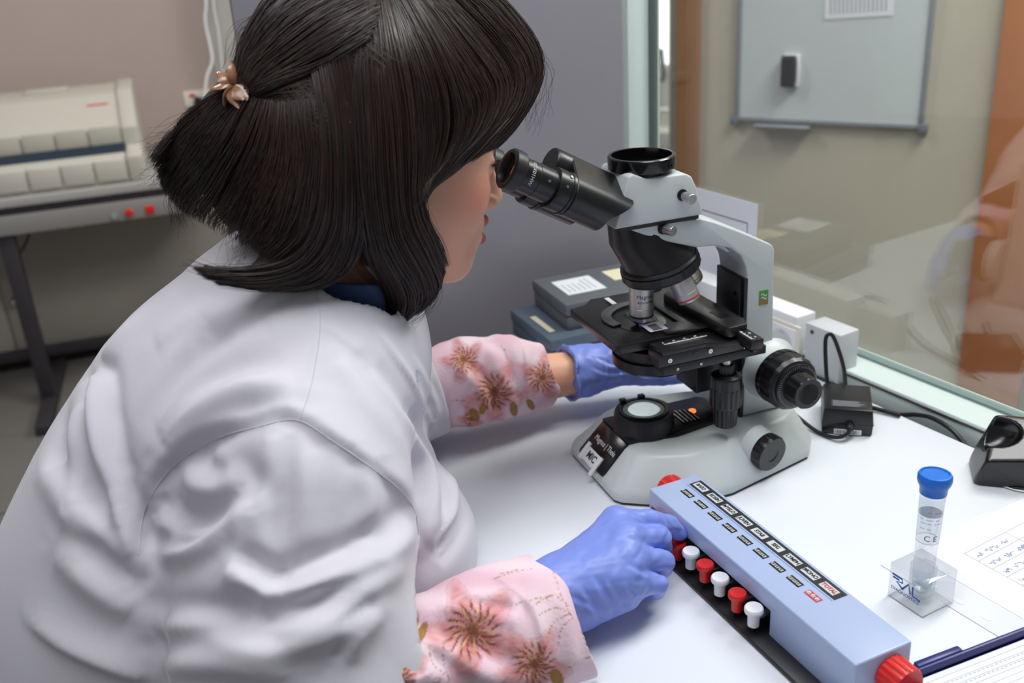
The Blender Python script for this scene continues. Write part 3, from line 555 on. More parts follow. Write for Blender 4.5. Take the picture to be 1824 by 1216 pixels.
# label strip
st_ = MB().box(-0.057, 0.177, 0.0618, 0.0772, CZ, CZ + 0.0004).build('label_strip', 'black_print', ct, smooth=0)
v_, f_ = strip([(-0.058, 0.0595, CZ + 0.0001), (0.177, 0.0595, CZ + 0.0001)], 0.0006); MB().add(v_, f_).build('strip_line', 'blue_print', ct, smooth=0)
names = ['BASO', 'EOSIN', 'MYELO', 'JUVEN', 'STAB', 'SEG', 'LYMPH', 'MONO', 'TOTAL']
mat('tag_grey', rgb(200, 206, 210), 0.4)
for i, nm in enumerate(names):
    cx_ = -0.0448 + i * 0.0258
    MB().box(cx_ - 0.0098, cx_ + 0.0098, 0.0645, 0.0735, CZ + 0.0004, CZ + 0.0006).build('name_field', 'tag_grey', ct, bevel=0.0, smooth=0)
    text('field_lettering', nm, 0.0064, 'red_print' if nm == 'TOTAL' else 'black_print', ct, TR(cx_, 0.069, CZ + 0.0008), bold=0.0002, sx=0.9)
    # digit window
    wx = -0.0417 + i * 0.0256
    MB().box(wx - 0.0088, wx + 0.0088, 0.0452, 0.0530, CZ, CZ + 0.0003).build('digit_window', 'black_satin' if i < 8 else 'red_print', ct, smooth=0)
    for j in range(3):
        MB().lathe([(0.0029, -0.0022), (0.0029, 0.0022)], 14, TR(wx - 0.0056 + j * 0.0056, 0.0491, CZ - 0.0018) @ RY(math.pi / 2)).build('digit_wheel', mat('wheel', rgb(196, 198, 194), 0.4) if 'wheel' not in MATS else 'wheel', ct)
        dg = ['021', '012', '000', '007', '006', '006', '000', '000', '926'][i][j]
        text('digit', dg, 0.0052, 'black_print' if i < 8 else 'white_print', ct, TR(wx - 0.0056 + j * 0.0056, 0.0491, CZ + 0.0013), sx=0.8)
# keys
for i, c in enumerate(('red', 'red', 'red', 'white', 'red', 'white', 'red', 'white')):
    kx = (-0.0535, -0.0265, 0.0005, 0.0255, 0.0508, 0.0762, 0.1045, 0.1300)[i]
    dz = -0.004 if i == 2 else 0.0
    K = TR(kx, 0.0085, 0.0)
    ky = MB().lathe([(0.0056, 0.012 + dz), (0.0058, 0.0235 + dz), (0.0058, 0.0265 + dz), (0.0088, 0.027 + dz), (0.0092, 0.0285 + dz), (0.0092, 0.0310 + dz), (0.0082, 0.0326 + dz), (0.006, 0.0324 + dz), (0.0, 0.0320 + dz)], 32, K, cap1=False).build('key_cap', 'red_plastic' if c == 'red' else 'white_plastic', ct)
    MB().box(-0.0035, 0.0035, 0.004, 0.026, 0.0185 + dz, 0.0235 + dz, K).build('key_lever', 'steel', ct, bevel=0.001)
# end knobs
for x_, s_ in ((0.2515, 1), (-0.072, -1)):
    Kb = TR(x_, 0.058, 0.030) @ RY(s_ * math.pi / 2)
    knurl([(0.0145, -0.001), (0.0172, 0.002), (0.0168, 0.0205), (0.0155, 0.0225), (0.0, 0.0228)], (1, 2), 'red_plastic', Kb, 'reset_knob', 72, 0.0008, ct)

# ------------------------------------------------------------------ vial in acrylic block
bc = (at(1581, 1062, ZT) + at(1697, 1072, ZT)) / 2
BA = math.radians(27.0)
ab = empty('acrylic_block', (bc[0], bc[1], ZT), BA, 'clear acrylic cube stand holding the vial', 'stand')
clear = glass_mat('acrylic', (0.90, 0.915, 0.93, 1), 0.01, 1.5, 1.6, 0.03)
hs = 0.0215
MB().box(-hs, hs, -hs, hs, 0, 0.040).build('block', clear, ab, bevel=0.0006)
MB().lathe([(0.0122, 0.0405), (0.0122, 0.010), (0.0, 0.008)], 32, None, cap0=False, cap1=False).build('bore', clear, ab)
MB().prism([(-hs + .001, -hs + .001), (hs - .001, -hs + .001), (hs - .001, hs - .001), (-hs + .001, hs - .001)], 0.0004, 0.0012).build('frosted_base', mat('frost', rgb(206, 208, 214), 0.4), ab, smooth=0)
FMx = TR(-hs - 0.0003, 0.001, 0.022) @ RZ(-math.pi / 2) @ RX(math.pi / 2)
lr = MB()
for pth in ([(-0.017, 0.007), (-0.005, 0.007), (-0.004, 0.003), (-0.011, 0.001), (-0.003, -0.004)], [(-0.016, 0.004), (-0.008, 0.004)], [(-0.004, -0.004), (0.003, 0.006), (0.006, -0.004)], [(0.008, 0.006), (0.0085, -0.004), (0.018, -0.005)]):
    v_, f_ = strip([tuple(p) + (0.0,) for p in pth], 0.0022); lr.add(v_, f_, FMx)
lr.build('logo', 'blue_print', ab, smooth=0)
text('logo_lettering', 'DIAGNOSTICS', 0.0052, 'blue_print', ab, FMx @ TR(0.0, -0.0085, 0))
vm = TR(bc[0], bc[1], ZT)
vl = empty('vial', (bc[0], bc[1], ZT + 0.0095), BA, 'clear plastic vial with blue cap standing in the acrylic block', 'vial')
VT = RX(math.radians(-1.5)) @ RY(math.radians(2))
def vr(z): return 0.0098 + (z - .02) * 0.020
MB().lathe([(0.0, 0.0), (0.007, 0.002), (vr(.012), 0.012), (vr(.118), 0.118)], 40, VT, cap0=False, cap1=False).build('tube', glass_mat('vial_plastic', (0.90, 0.915, 0.93, 1), 0.05, 1.5, 1.6, 0.05), vl)
MB().lathe([(vr(.09) - .0012, 0.0885), (vr(.09) - .0004, 0.0888), (vr(.09) - .0004, 0.0898), (vr(.09) - .0012, 0.0902)], 32, VT).build('liquid_line', glass_mat('liquid', (0.62, 0.64, 0.68, 1), 0.0, 1.33, 1.0, 0.0), vl)
MB().lathe([(0.0118, 0.110), (0.0124, 0.1105), (0.0128, 0.117), (0.0150, 0.1215), (0.0158, 0.1245), (0.0156, 0.1290), (0.0146, 0.1310), (0.0130, 0.1313), (0.0122, 0.1300), (0.0, 0.1296)], 44, VT, cap1=False).build('cap', 'cap_blue', vl)
lab = MB()
lab.lathe([(vr(.060) + .0002, 0.060), (vr(.108) + .0002, 0.108)], 40, VT, cap0=False, cap1=False)
lab.build('label_film', glass_mat('film', (0.93, 0.94, 0.955, 1), 0.25, 1.3, 0.6, 0.0), vl)
v_ = MB(); v_.lathe([(vr(.060) + .0003, 0.0598), (vr(.060) + .0003, 0.0603)], 40, VT, cap0=False, cap1=False); v_.build('label_edge', 'grey_print', vl, smooth=0)
for s_, z_, a_, sz in (('C E', 0.066, 0.25, 0.0085), ('-- --- --', 0.087, 0.0, 0.007), ('----- ---', 0.083, 0.1, 0.007), ('-- ---', 0.095, 0.3, 0.007), ('--- --', 0.077, -0.3, 0.006)):
    t = text('label_print', s_, sz, 'black_print' if 'C' in s_ else 'grey_print', vl, Matrix.Identity(4))
    for v in t.data.vertices:
        r_ = vr(z_) + 0.0006; aa = math.radians(-143) + v.co.x / r_ + a_
        v.co = VT @ Vector((r_ * math.cos(aa), r_ * math.sin(aa), z_ + v.co.y))

# ------------------------------------------------------------------ paper in a sleeve
pc = [at(1598, 967, ZT), at(1712, 1078, ZT), at(1712, 1078, ZT) + np.array([0.21, -0.10, 0]), at(1598, 967, ZT) + np.array([0.24, 0.125, 0])]
p0_ = at(1665, 985, ZT); pa = math.radians(29)
dv = empty('document_sleeve', (p0_[0], p0_[1], ZT), pa, 'handwritten sheet in a clear plastic sleeve on the white table', 'document')
MB().box(-0.062, 0.26, -0.155, 0.018, 0.0003, 0.0008).build('sleeve', mat('sleeve', rgb(226, 230, 238), 0.12, bump=0.25, bscale=18), dv, smooth=0)
MB().box(-0.022, 0.25, -0.150, 0.012, 0.0008, 0.0012).build('sheet', 'paper', dv, smooth=0)
for i in range(4): MB().prism([(-0.048 + 0.0035 * math.cos(a), -0.035 - i * 0.03 + 0.006 * math.sin(a)) for a in [2 * math.pi * k / 16 for k in range(16)]], 0.0008, 0.0011, None).build('punch_hole', 'white_lam', dv, smooth=0)
g = MB()
for i in range(7): g.box(0.022, 0.20, -0.118 + i * 0.0165, -0.1175 + i * 0.0165, 0.0012, 0.0013)
for x_ in (0.022, 0.09, 0.14): g.box(x_, x_ + 0.0005, -0.118, -0.019, 0.0012, 0.0013)
g.build('ruled_lines', 'grey_print', dv, smooth=0)
g = MB()
for i in range(6):
    x_ = 0.028
    while x_ < 0.082:
        n_ = random.randint(3, 5); pts = []
        for k in range(n_ * 3): pts.append((x_ + k * 0.0013, -0.112 + i * 0.0165 + random.uniform(-0.003, 0.004), 0.0014))
        v_, f_ = strip(spline(pts, 30), 0.0005); g.add(v_, f_); x_ += n_ * 0.004 + 0.004
g.build('handwriting', mat('ink', rgb(60, 70, 150), 0.6), dv, smooth=0)

# ------------------------------------------------------------------ navy slide box lid
sb0 = at(1812, 1128, ZT + 0.02); SBA = math.radians(20.5)
sbx = empty('slide_box', (sb0[0], sb0[1], ZT), SBA, 'open navy slide box with white index card at the lower right corner', 'box')
L_, W_ = 0.128, 0.16; x1_, y1_ = 0.004, 0.004
MB().box(x1_ - L_, x1_ + 0.10, y1_ - W_, y1_, 0, 0.004).build('tray', 'navy', sbx, bevel=0.001)
for b in ((x1_ - L_, x1_ + 0.10, y1_ - 0.004, y1_), (x1_ - L_, x1_ + 0.10, y1_ - W_, y1_ - W_ + 0.004), (x1_ - L_, x1_ - L_ + 0.004, y1_ - W_, y1_), (x1_ + 0.096, x1_ + 0.10, y1_ - W_, y1_)):
    MB().box(*b, 0.0, 0.021).build('rim', 'navy', sbx, bevel=0.0012)
MB().box(-0.11, -0.06, y1_ - 0.001, y1_ + 0.006, 0.016, 0.022).build('latch', 'navy', sbx, bevel=0.0015)
MB().box(x1_ - L_ + 0.005, x1_ + 0.095, y1_ - W_ + 0.005, y1_ - 0.006, 0.012, 0.0125).build('index_card', 'paper', sbx, smooth=0)
g = MB()
for i in range(24): g.box(x1_ - L_ + 0.006, x1_ + 0.094, y1_ - 0.012 - i * 0.006, y1_ - 0.0116 - i * 0.006, 0.0125, 0.0126)
for y_ in (0.020, 0.026): 
    for i in range(42): g.box(x1_ - L_ + 0.008 + i * 0.005, x1_ - L_ + 0.011 + i * 0.005, y1_ - y_, y1_ - y_ + 0.0007, 0.0126, 0.01265)
g.build('card_print', 'grey_print', sbx, smooth=0)

# ------------------------------------------------------------------ power adapter with leads
ac = (at(1468, 770, ZT) + at(1548, 780, ZT)) / 2
ad = empty('power_adapter', (ac[0], ac[1], ZT), math.radians(-17), 'black power adapter brick with printed label beside the microscope', 'adapter')
MB().loft([[(-0.031, 0, 0.001), (0.031, 0, 0.001), (0.031, 0.078, 0.001), (-0.031, 0.078, 0.001)], [(-0.032, -0.001, 0.018), (0.032, -0.001, 0.018), (0.032, 0.079, 0.018), (-0.032, 0.079, 0.018)], [(-0.030, 0.001, 0.037), (0.030, 0.001, 0.037), (0.030, 0.077, 0.037), (-0.030, 0.077, 0.037)]]).build('case', 'black_plastic', ad, bevel=0.002)
MB().box(-0.0323, 0.0323, -0.0013, 0.0793, 0.0165, 0.0172).build('case_seam', 'black_gloss', ad, smooth=0)
MB().box(-0.021, 0.024, 0.008, 0.027, 0.037, 0.0373).build('rating_label', mat('dk_label', rgb(44, 46, 52), 0.4), ad, smooth=0)
g = MB()
for i in range(7): g.box(-0.019, random.uniform(0.005, 0.022), 0.010 + i * 0.0023, 0.0108 + i * 0.0023, 0.0373, 0.03745)
g.build('label_print', 'grey_print', ad, smooth=0)
br = MB().box(-0.016, 0.018, -0.0016, -0.0008, 0.002, 0.009).build('barcode_label', 'white_print', ad, smooth=0)
g = MB()
for i in range(16): g.box(-0.014 + i * 0.0019, -0.014 + i * 0.0019 + random.choice((0.0005, 0.001)), -0.0019, -0.0016, 0.003, 0.0078)
g.build('barcode', 'black_print', br, smooth=0)
knurl([(0.0058, 0), (0.0056, 0.004), (0.0046, 0.012), (0.0036, 0.013)], (0, 1, 2), 'black_satin', TR(0.003, 0, 0.016) @ RX(math.pi / 2), 'strain_relief', 40, 0.0006, ad)
AMX = TR(ac[0], ac[1], ZT) @ RZ(math.radians(-17))
e0 = AMX @ Vector((0.003, -0.012, 0.016)); e1 = Matrix.Translation((0.20, 1.10, ZT)) @ RZ(PSI) @ Vector((0.165, -0.02, 0.03))
MB().tube(spline([(0.003, -0.010, 0.016), (0.001, -0.016, 0.012), (-0.012, -0.019, 0.006), (-0.035, -0.004, 0.0035), (-0.062, 0.02, 0.012), (-0.085, 0.03, 0.03)], 36), 0.0026).build('output_lead', 'black_satin', ad)
MB().tube(spline([(0.0, 0.078, 0.018), (-0.004, 0.100, 0.05), (-0.018, 0.118, 0.085), (-0.026, 0.118, 0.092), (-0.030, 0.112, 0.082), (-0.026, 0.09, 0.04), (-0.020, 0.080, 0.01)], 36), 0.0028).build('mains_lead', 'black_satin', ad)
tag(MB().tube(spline([tuple(np.append(GN * k + GT * t, ZT + z)) for k, t, z in [(0.985, 1.02, 0.055), (0.975, 0.97, 0.05), (0.985, 0.92, 0.03), (0.99, 0.88, 0.012), (1.0, 0.82, 0.006), (1.02, 0.76, 0.004)]], 40), 0.0032).build('black_cable', 'black_satin'), 'black cable running from the socket behind the focus knob', 'cable')
tag(MB().tube(spline([tuple(np.append(GN * k + GT * t, ZT + z)) for k, t, z in [(1.030, 0.90, -0.01), (1.033, 0.80, -0.012), (1.035, 0.745, 0.006), (1.036, 0.72, 0.010), (1.035, 0.69, 0.005), (1.033, 0.66, -0.010), (1.033, 0.62, -0.012), (1.034, 0.60, 0.0)]], 40), 0.0032).build('black_cable', 'black_satin'), 'black cable looping up behind the table edge', 'cable')

# ------------------------------------------------------------------ storage boxes against the partition
def storage(name, loc, ang, L, W, H, m, label, trims):
    e = empty(name, loc, ang, label, 'box')
    MB().box(0, L, 0, W, 0, H * 0.52).build('box_base', m, e, bevel=0.003)
    MB().box(-0.002, L + 0.002, -0.002, W + 0.002, H * 0.53, H).build('box_lid', m, e, bevel=0.004)
    for nm, b, mm in trims: MB().box(*b).build(nm, mm, e, smooth=0)
    return e
bx = at(984, 637, ZT)
storage('storage_box', (0.060, 1.405, ZT), math.radians(22), 0.245, 0.155, 0.043, 'box_blue', 'flat blue-grey storage box lying at the bottom of the pair', [('label_tape', (0.012, 0.022, 0.030, 0.105, 0.043, 0.0436), 'label_cream')])
e_ = storage('storage_box', (0.088, 1.437, ZT + 0.0432), math.radians(20), 0.20, 0.135, 0.045, 'box_grey', 'grey storage box with white label stacked on the blue-grey one', [('white_label', (0.020, 0.088, 0.035, 0.105, 0.0450, 0.0455), 'white_print'), ('cream_label', (0.115, 0.148, 0.060, 0.110, 0.0450, 0.0455), 'label_cream'), ('cream_label', (0.155, 0.190, 0.072, 0.118, 0.0450, 0.0455), 'label_cream')])
g = MB()
for i in range(6): g.box(0.028 + i * 0.009, 0.0295 + i * 0.009, 0.045, random.uniform(0.075, 0.098), 0.0455, 0.0457)
g.build('label_print', 'grey_print', e_, smooth=0)

# ------------------------------------------------------------------ trunking with sockets, notice on the glass
tk = empty('socket_trunking', tuple(np.append(GN * 1.0 + GT * 0.9, ZT)), _g, 'white cable trunking with power socket behind the microscope column', 'socket')
MB().box(0.030, 0.07, 0.06, 0.42, 0.0, 0.080).build('trunk', 'white_plastic', tk, bevel=0.003)
MB().box(0.026, 0.031, 0.050, 0.114, 0.004, 0.068).build('socket_frame', 'cream_plastic', tk, bevel=0.003)
MB().box(0.0235, 0.027, 0.056, 0.108, 0.010, 0.062).build('socket_plate', 'white_plastic', tk, bevel=0.002)
MB().lathe([(0.021, 0.0), (0.021, 0.0006), (0.0195, 0.0010), (0.0185, 0.0008), (0.0, 0.0006)], 36, TR(0.0235, 0.082, 0.036) @ RY(-math.pi / 2), cap1=False).build('socket_dish', mat('dish', rgb(214, 214, 218), 0.4), tk)
for dy, dz in ((-0.0095, 0), (0.0095, 0)): MB().lathe([(0.0028, 0), (0.0028, 0.0018)], 14, TR(0.0235, 0.082 + dy, 0.036 + dz) @ RY(-math.pi / 2)).build('socket_hole', 'black_gloss', tk)
for dz in (-0.017, 0.017): MB().box(0.0215, 0.0235, 0.079, 0.085, 0.036 + dz - 0.002, 0.036 + dz + 0.002).build('earth_clip', 'steel', tk, smooth=0)
MB().box(0.026, 0.031, 0.122, 0.190, 0.004, 0.068).build('socket_frame', 'cream_plastic', tk, bevel=0.003)
MB().loft([[(0.032, y, 0.0), (0.030, y, 0.078), (0.07, y, 0.078), (0.07, y, 0.0)] for y in (-0.022, 0.044)]).build('end_cover', mat('cover_grey', rgb(206, 208, 212), 0.35), tk, bevel=0.003)
MB().lathe([(0.0032, 0), (0.0032, 0.001)], 12, TR(0.0305, 0.030, 0.067) @ RY(-math.pi / 2)).build('cover_screw', 'metal_dark', tk)
nt_ = empty('glass_notice', tuple(np.append(GN * 1.1022 + GT * 1.18, ZT)), _g, 'white framed notice sheet stuck on the glass behind the microscope', 'notice')
MB().box(-0.0008, 0.0, -0.057, 0.16, 0.03, 0.205).build('sheet', 'paper', nt_, smooth=0)
for b in ((-0.036, 0.15, 0.1690, 0.1702), (-0.036, 0.15, 0.05, 0.0512)): MB().box(-0.0012, -0.0008, b[0], b[1], b[2], b[3]).build('printed_border', 'metal_dark', nt_, smooth=0)
MB().box(-0.0012, -0.0008, -0.0372, -0.036, 0.05, 0.1702).build('printed_border', 'metal_dark', nt_, smooth=0)
# ------------------------------------------------------------------ organic surfaces: signed distance fields meshed with surface nets
def V3(*a): return np.array(a, np.float32)
def sd_rc(P, a, b, r1, r2):
    a = np.asarray(a, np.float32); ba = np.asarray(b, np.float32) - a; pa = P - a
    L = max(float(ba @ ba), 1e-9); s = pa @ ba; h = np.clip(s / L, 0, 1)
    return np.sqrt(np.maximum(np.einsum('ij,ij->i', pa, pa) - h * (2 * s - h * L), 0)) - (r1 + (r2 - r1) * h)
def sd_ell(P, c, r, R=None):
    q = P - np.asarray(c, np.float32)
    if R is not None: q = q @ R
    r = np.asarray(r, np.float32); q = q / r; k0 = np.sqrt(np.einsum('ij,ij->i', q, q)); q = q / r; k1 = np.sqrt(np.einsum('ij,ij->i', q, q)) + 1e-9
    return k0 * (k0 - 1) / k1
def smin(a, b, k):
    h = np.maximum(k - np.abs(a - b), 0) / k; return np.minimum(a, b) - h * h * k * 0.25
def smax(a, b, k): return -smin(-a, -b, k)
def chain(P, pts, rad, k=0.0):
    d = None
    for i in range(len(pts) - 1):
        e = sd_rc(P, pts[i], pts[i + 1], rad[i], rad[i + 1]); d = e if d is None else (smin(d, e, k) if k else np.minimum(d, e))
    return d
def mesh_sdf(f, lo, hi, h, B=6, slack=1.3):
    lo = np.asarray(lo, np.float64); n = np.ceil((np.asarray(hi) - lo) / h / B).astype(int)
    bi = np.stack(np.meshgrid(*[np.arange(k) for k in n], indexing='ij'), -1).reshape(-1, 3)
    ctr = (lo + (bi + 0.5) * B * h).astype(np.float32)
    dv = np.concatenate([f(c) for c in np.array_split(ctr, max(1, len(ctr) // 60000))])
    bi = bi[np.abs(dv) < B * h * 0.87 * slack]
    g = np.stack(np.meshgrid(*[np.arange(B + 1)] * 3, indexing='ij'), -1).reshape(-1, 3)
    verts = []; keys = []; edges = []
    N = n * B + 2
    key = lambda c: (c[..., 0].astype(np.int64) * N[1] + c[..., 1]) * N[2] + c[..., 2]
    for blk in np.array_split(bi, max(1, len(bi) // 600)):
        if not len(blk): continue
        pts = (lo + (blk[:, None, :] * B + g[None]) * h).astype(np.float32)
        val = f(pts.reshape(-1, 3)).reshape(len(blk), B + 1, B + 1, B + 1).astype(np.float64)
        S = val < 0
        c8 = {}; s8 = {}
        for dx in (0, 1):
            for dy in (0, 1):
                for dz in (0, 1):
                    c8[dx, dy, dz] = val[:, dx:B + dx, dy:B + dy, dz:B + dz]; s8[dx, dy, dz] = S[:, dx:B + dx, dy:B + dy, dz:B + dz]
        cnt = sum(s.astype(int) for s in s8.values()); act = (cnt > 0) & (cnt < 8)
        w = np.argwhere(act)
        if not len(w): continue
        cells = blk[w[:, 0]] * B + w[:, 1:]
        acc = np.zeros((len(w), 3)); num = np.zeros(len(w))
        vv = {k: c[act] for k, c in c8.items()}
        for k in vv:
            for ax in range(3):
                if k[ax]: continue
                k2 = list(k); k2[ax] = 1; a = vv[k]; b = vv[tuple(k2)]; m = (a < 0) != (b < 0)
                t = a / np.where(np.abs(a - b) < 1e-12, 1e-12, a - b); p = np.array(k, float)[None].repeat(len(w), 0); p[:, ax] = t
                acc[m] += p[m]; num[m] += 1
        verts.append(lo + (cells + acc / num[:, None]) * h); keys.append(key(cells))
        for ax in range(3):
            k2 = [0, 0, 0]; k2[ax] = 1; a = vv[0, 0, 0] < 0; b = vv[tuple(k2)] < 0; m = a != b
            if m.any(): edges.append((ax, cells[m], a[m]))
    V = np.concatenate(verts); Kk = np.concatenate(keys); o = np.argsort(Kk); Ks = Kk[o]
    F = []
    for ax, c, ins in edges:
        u = [0, 0, 0]; v = [0, 0, 0]; u[(ax + 1) % 3] = 1; v[(ax + 2) % 3] = 1; u = np.array(u); v = np.array(v)
        q = []; ok = np.ones(len(c), bool)
        for dd in (0 * u, u, u + v, v):
            kk = key(c - dd); i = np.searchsorted(Ks, kk); i = np.minimum(i, len(Ks) - 1); ok &= Ks[i] == kk; q.append(o[i])
        q = np.stack(q, -1); q[ins] = q[ins][:, ::-1]; F.append(q[ok][:, ::-1])
    return V, np.concatenate(F)
def vnormals(V, F):
    n = np.cross(V[F[:, 1]] - V[F[:, 0]], V[F[:, 2]] - V[F[:, 0]]) ; N = np.zeros_like(V)
    for i in range(F.shape[1]): np.add.at(N, F[:, i], n)
    return N / (np.linalg.norm(N, axis=1)[:, None] + 1e-12)
def lap(V, F, it=2, lam=0.5):
    E = np.concatenate([F[:, [i, (i + 1) % F.shape[1]]] for i in range(F.shape[1])]); E = np.concatenate([E, E[:, ::-1]])
    deg = np.bincount(E[:, 0], minlength=len(V))[:, None] + 1e-9
    for _ in range(it):
        s = np.stack([np.bincount(E[:, 0], V[E[:, 1], k], minlength=len(V)) for k in range(3)], -1); V = V + lam * (s / deg - V)
    return V
def np_mesh(name, V, F, m, parent, color=None, offset=None, smooth=True):
    me = bpy.data.meshes.new(name); V = np.asarray(V, np.float64)
    if offset is not None: V = V - offset
    F = np.asarray(F); k = F.shape[1]
    me.vertices.add(len(V)); me.vertices.foreach_set('co', V.ravel()); me.loops.add(F.size); me.loops.foreach_set('vertex_index', F.ravel().astype(np.int32))
    me.polygons.add(len(F)); me.polygons.foreach_set('loop_start', (np.arange(len(F)) * k).astype(np.int32)); me.update(calc_edges=True); me.validate()
    if color is not None:
        ca = me.color_attributes.new('Col', 'FLOAT_COLOR', 'POINT'); ca.data.foreach_set('color', np.concatenate([color, np.ones((len(V), 1))], 1).ravel())
    return link(name, me, m, parent, 180 if smooth else 0)
# scope frame used for the sitting woman: x forward, y to her left, z above the table
SO = np.array([0.20, 1.10, ZT]); SEX = np.array([math.cos(PSI), math.sin(PSI), 0]); SEY = np.array([-math.sin(PSI), math.cos(PSI), 0]); SR = np.stack([SEX, SEY, np.array([0, 0, 1.0])], 1)
def to_s(p): return (np.asarray(p) - SO) @ SR
def to_w(p): return np.asarray(p) @ SR.T + SO
CS = to_s(CAM)
def sray(px, py): return ray(px, py) @ SR
def sproj(p): return proj(to_w(p))
def s_at(px, py, y=None, z=None, x=None):
    d = sray(px, py); t = (y - CS[1]) / d[1] if y is not None else ((z - CS[2]) / d[2] if z is not None else (x - CS[0]) / d[0]); return CS + d * t
class Surf:
    def __init__(s, V, F): s.V = V; s.F = F; s.N = vnormals(V, F); s.bvh = BVHTree.FromPolygons(V.tolist(), F.tolist())
    def hit(s, px, py):
        h = s.bvh.ray_cast(Vector(CS), Vector(sray(px, py))); return None if h[0] is None else np.array(h[0])
    def path(s, pts, n=None):
        pts = np.array(spline(pts, n or max(12, 8 * len(pts)))); out = [s.hit(*p) for p in pts]; return [p for p in out if p is not None]
def stroke(sf, pts, w, amp, kind='ridge', taper=True):
    L = sf.path(pts)
    if len(L) < 3: return
    L = np.array(L); T = np.gradient(L, axis=0); T /= np.linalg.norm(T, axis=1)[:, None] + 1e-9
    view = L.mean(0) - CS; view /= np.linalg.norm(view); Sd = np.cross(T, view); Sd /= np.linalg.norm(Sd, axis=1)[:, None] + 1e-9
    lo, hi = L.min(0) - 4 * w, L.max(0) + 4 * w
    ids = np.where(((sf.V > lo) & (sf.V < hi)).all(1))[0]
    for ch in np.array_split(ids, max(1, len(ids) // 20000)):
        P = sf.V[ch]; D = np.linalg.norm(P[:, None] - L[None], axis=2); j = D.argmin(1); d = D[np.arange(len(ch)), j]
        s = ((P - L[j]) * Sd[j]).sum(1) / w; t = j / (len(L) - 1)
        tp = np.sin(np.pi * np.clip(t, 0.02, 0.98)) ** 0.6 if taper else 1.0
        endc = np.exp(-np.maximum(d / w - np.abs(s), 0) ** 2)
        if kind == 'ridge': g = np.exp(-s * s)
        elif kind == 'valley': g = -np.exp(-s * s)
        elif kind == 'fold': g = np.exp(-(s) ** 2) - 0.9 * np.exp(-((s - 1.5) / 0.9) ** 2)
        elif kind == 'step': g = 0.5 * (1 + np.tanh(s * 2.5)) * np.exp(-(np.maximum(s, 0) / 2.2) ** 2) * (s > -3)
        elif kind == 'groove': g = -np.exp(-(s * 1.0) ** 4)
        sf.V[ch] += sf.N[ch] * (amp * g * tp * endc)[:, None]
def rot_y(a): c, s = math.cos(a), math.sin(a); return np.array([[c, 0, s], [0, 1, 0], [-s, 0, c]], np.float32)
# ------------------------------------------------------------------ the woman
PB = np.array([-0.62, 0.0, -ZT])            # root on the floor in the scope frame
PW = to_w(PB)
person = empty('person', tuple(PW), PSI, 'woman in white lab coat and blue gloves leaning to the microscope eyepieces', 'person')
mat('coat_cloth', rgb(208, 205, 213), 0.8, bump=0.12, bscale=1400, sheen=0.15)
mat('glove_nitrile', rgb(126, 145, 224), 0.42, bump=0.10, bscale=120)
# head frame
HSC = 1.12; HP_ = math.radians(9.0)
HE = np.array([-0.236, 0.0, 0.418])
HRm = rot_y(HP_)                        # columns: head axes in scope frame
HX = np.array([math.cos(HP_), 0, -math.sin(HP_)]); HZ = np.array([math.sin(HP_), 0, math.cos(HP_)]); HRm = np.stack([HX, np.array([0, 1.0, 0]), HZ], 1).astype(np.float32)
def h2s(p): return (np.asarray(p) * HSC) @ HRm.T + HE
def head_sdf(P):
    q = ((P - HE.astype(np.float32)) @ HRm) / HSC; m = q.copy(); m[:, 1] = np.abs(m[:, 1])
    d = sd_ell(q, (-.088, 0, .038), (.098, .074, .088))
    d = smin(d, sd_ell(q, (-.052, 0, -.020), (.060, .061, .085)), .03)
    d = smin(d, sd_ell(m, (-.036, .034, -.028), (.030, .027, .030)), .025)          # cheek
    d = smin(d, sd_rc(m, (-.085, .050, -.050), (-.028, .022, -.096), .016, .016), .03)   # jaw
    d = smin(d, sd_ell(q, (-.020, 0, -.096), (.018, .021, .018)), .022)             # chin
    d = smin(d, sd_rc(m, (-.006, .010, .018), (-.018, .040, .016), .012, .012), .016)   # brow
    d = smax(d, -sd_ell(m, (.008, .032, -.002), (.016, .018, .0125)), .012)        # socket
    d = smin(d, sd_ell(m, (-.0085, .031, -.001), (.0142, .0148, .0135)), .006)     # lids
    d = smin(d, sd_rc(q, (.000, 0, .006), (.0185, 0, -.036), .0075, .0088), .010)  # nose
    d = smin(d, sd_ell(m, (.010, .0105, -.041), (.009, .0068, .0065)), .006)
    d = smax(d, -sd_ell(m, (.013, .0060, -.0475), (.005, .0034, .004)), .003)
    d = smin(d, sd_ell(q, (-.013, 0, -.066), (.020, .026, .024)), .015)             # muzzle
    d = smin(d, sd_rc(m, (.0095, .000, -.0605), (-.005, .021, -.066), .0062, .003), .004)
    d = smin(d, sd_rc(m, (.0075, .000, -.0775), (-.005, .019, -.071), .0068, .003), .004)
    d = smax(d, -sd_rc(m, (.016, .0, -.0690), (-.003, .018, -.0685), .0042, .0016), .002)
    d = smin(d, sd_ell(m, (-.094, .072, -.012), (.018, .008, .030)), .006)          # ear
    return d * HSC
NECK = [h2s((-.100, 0, -.045)), np.array([-.425, 0, .285])]
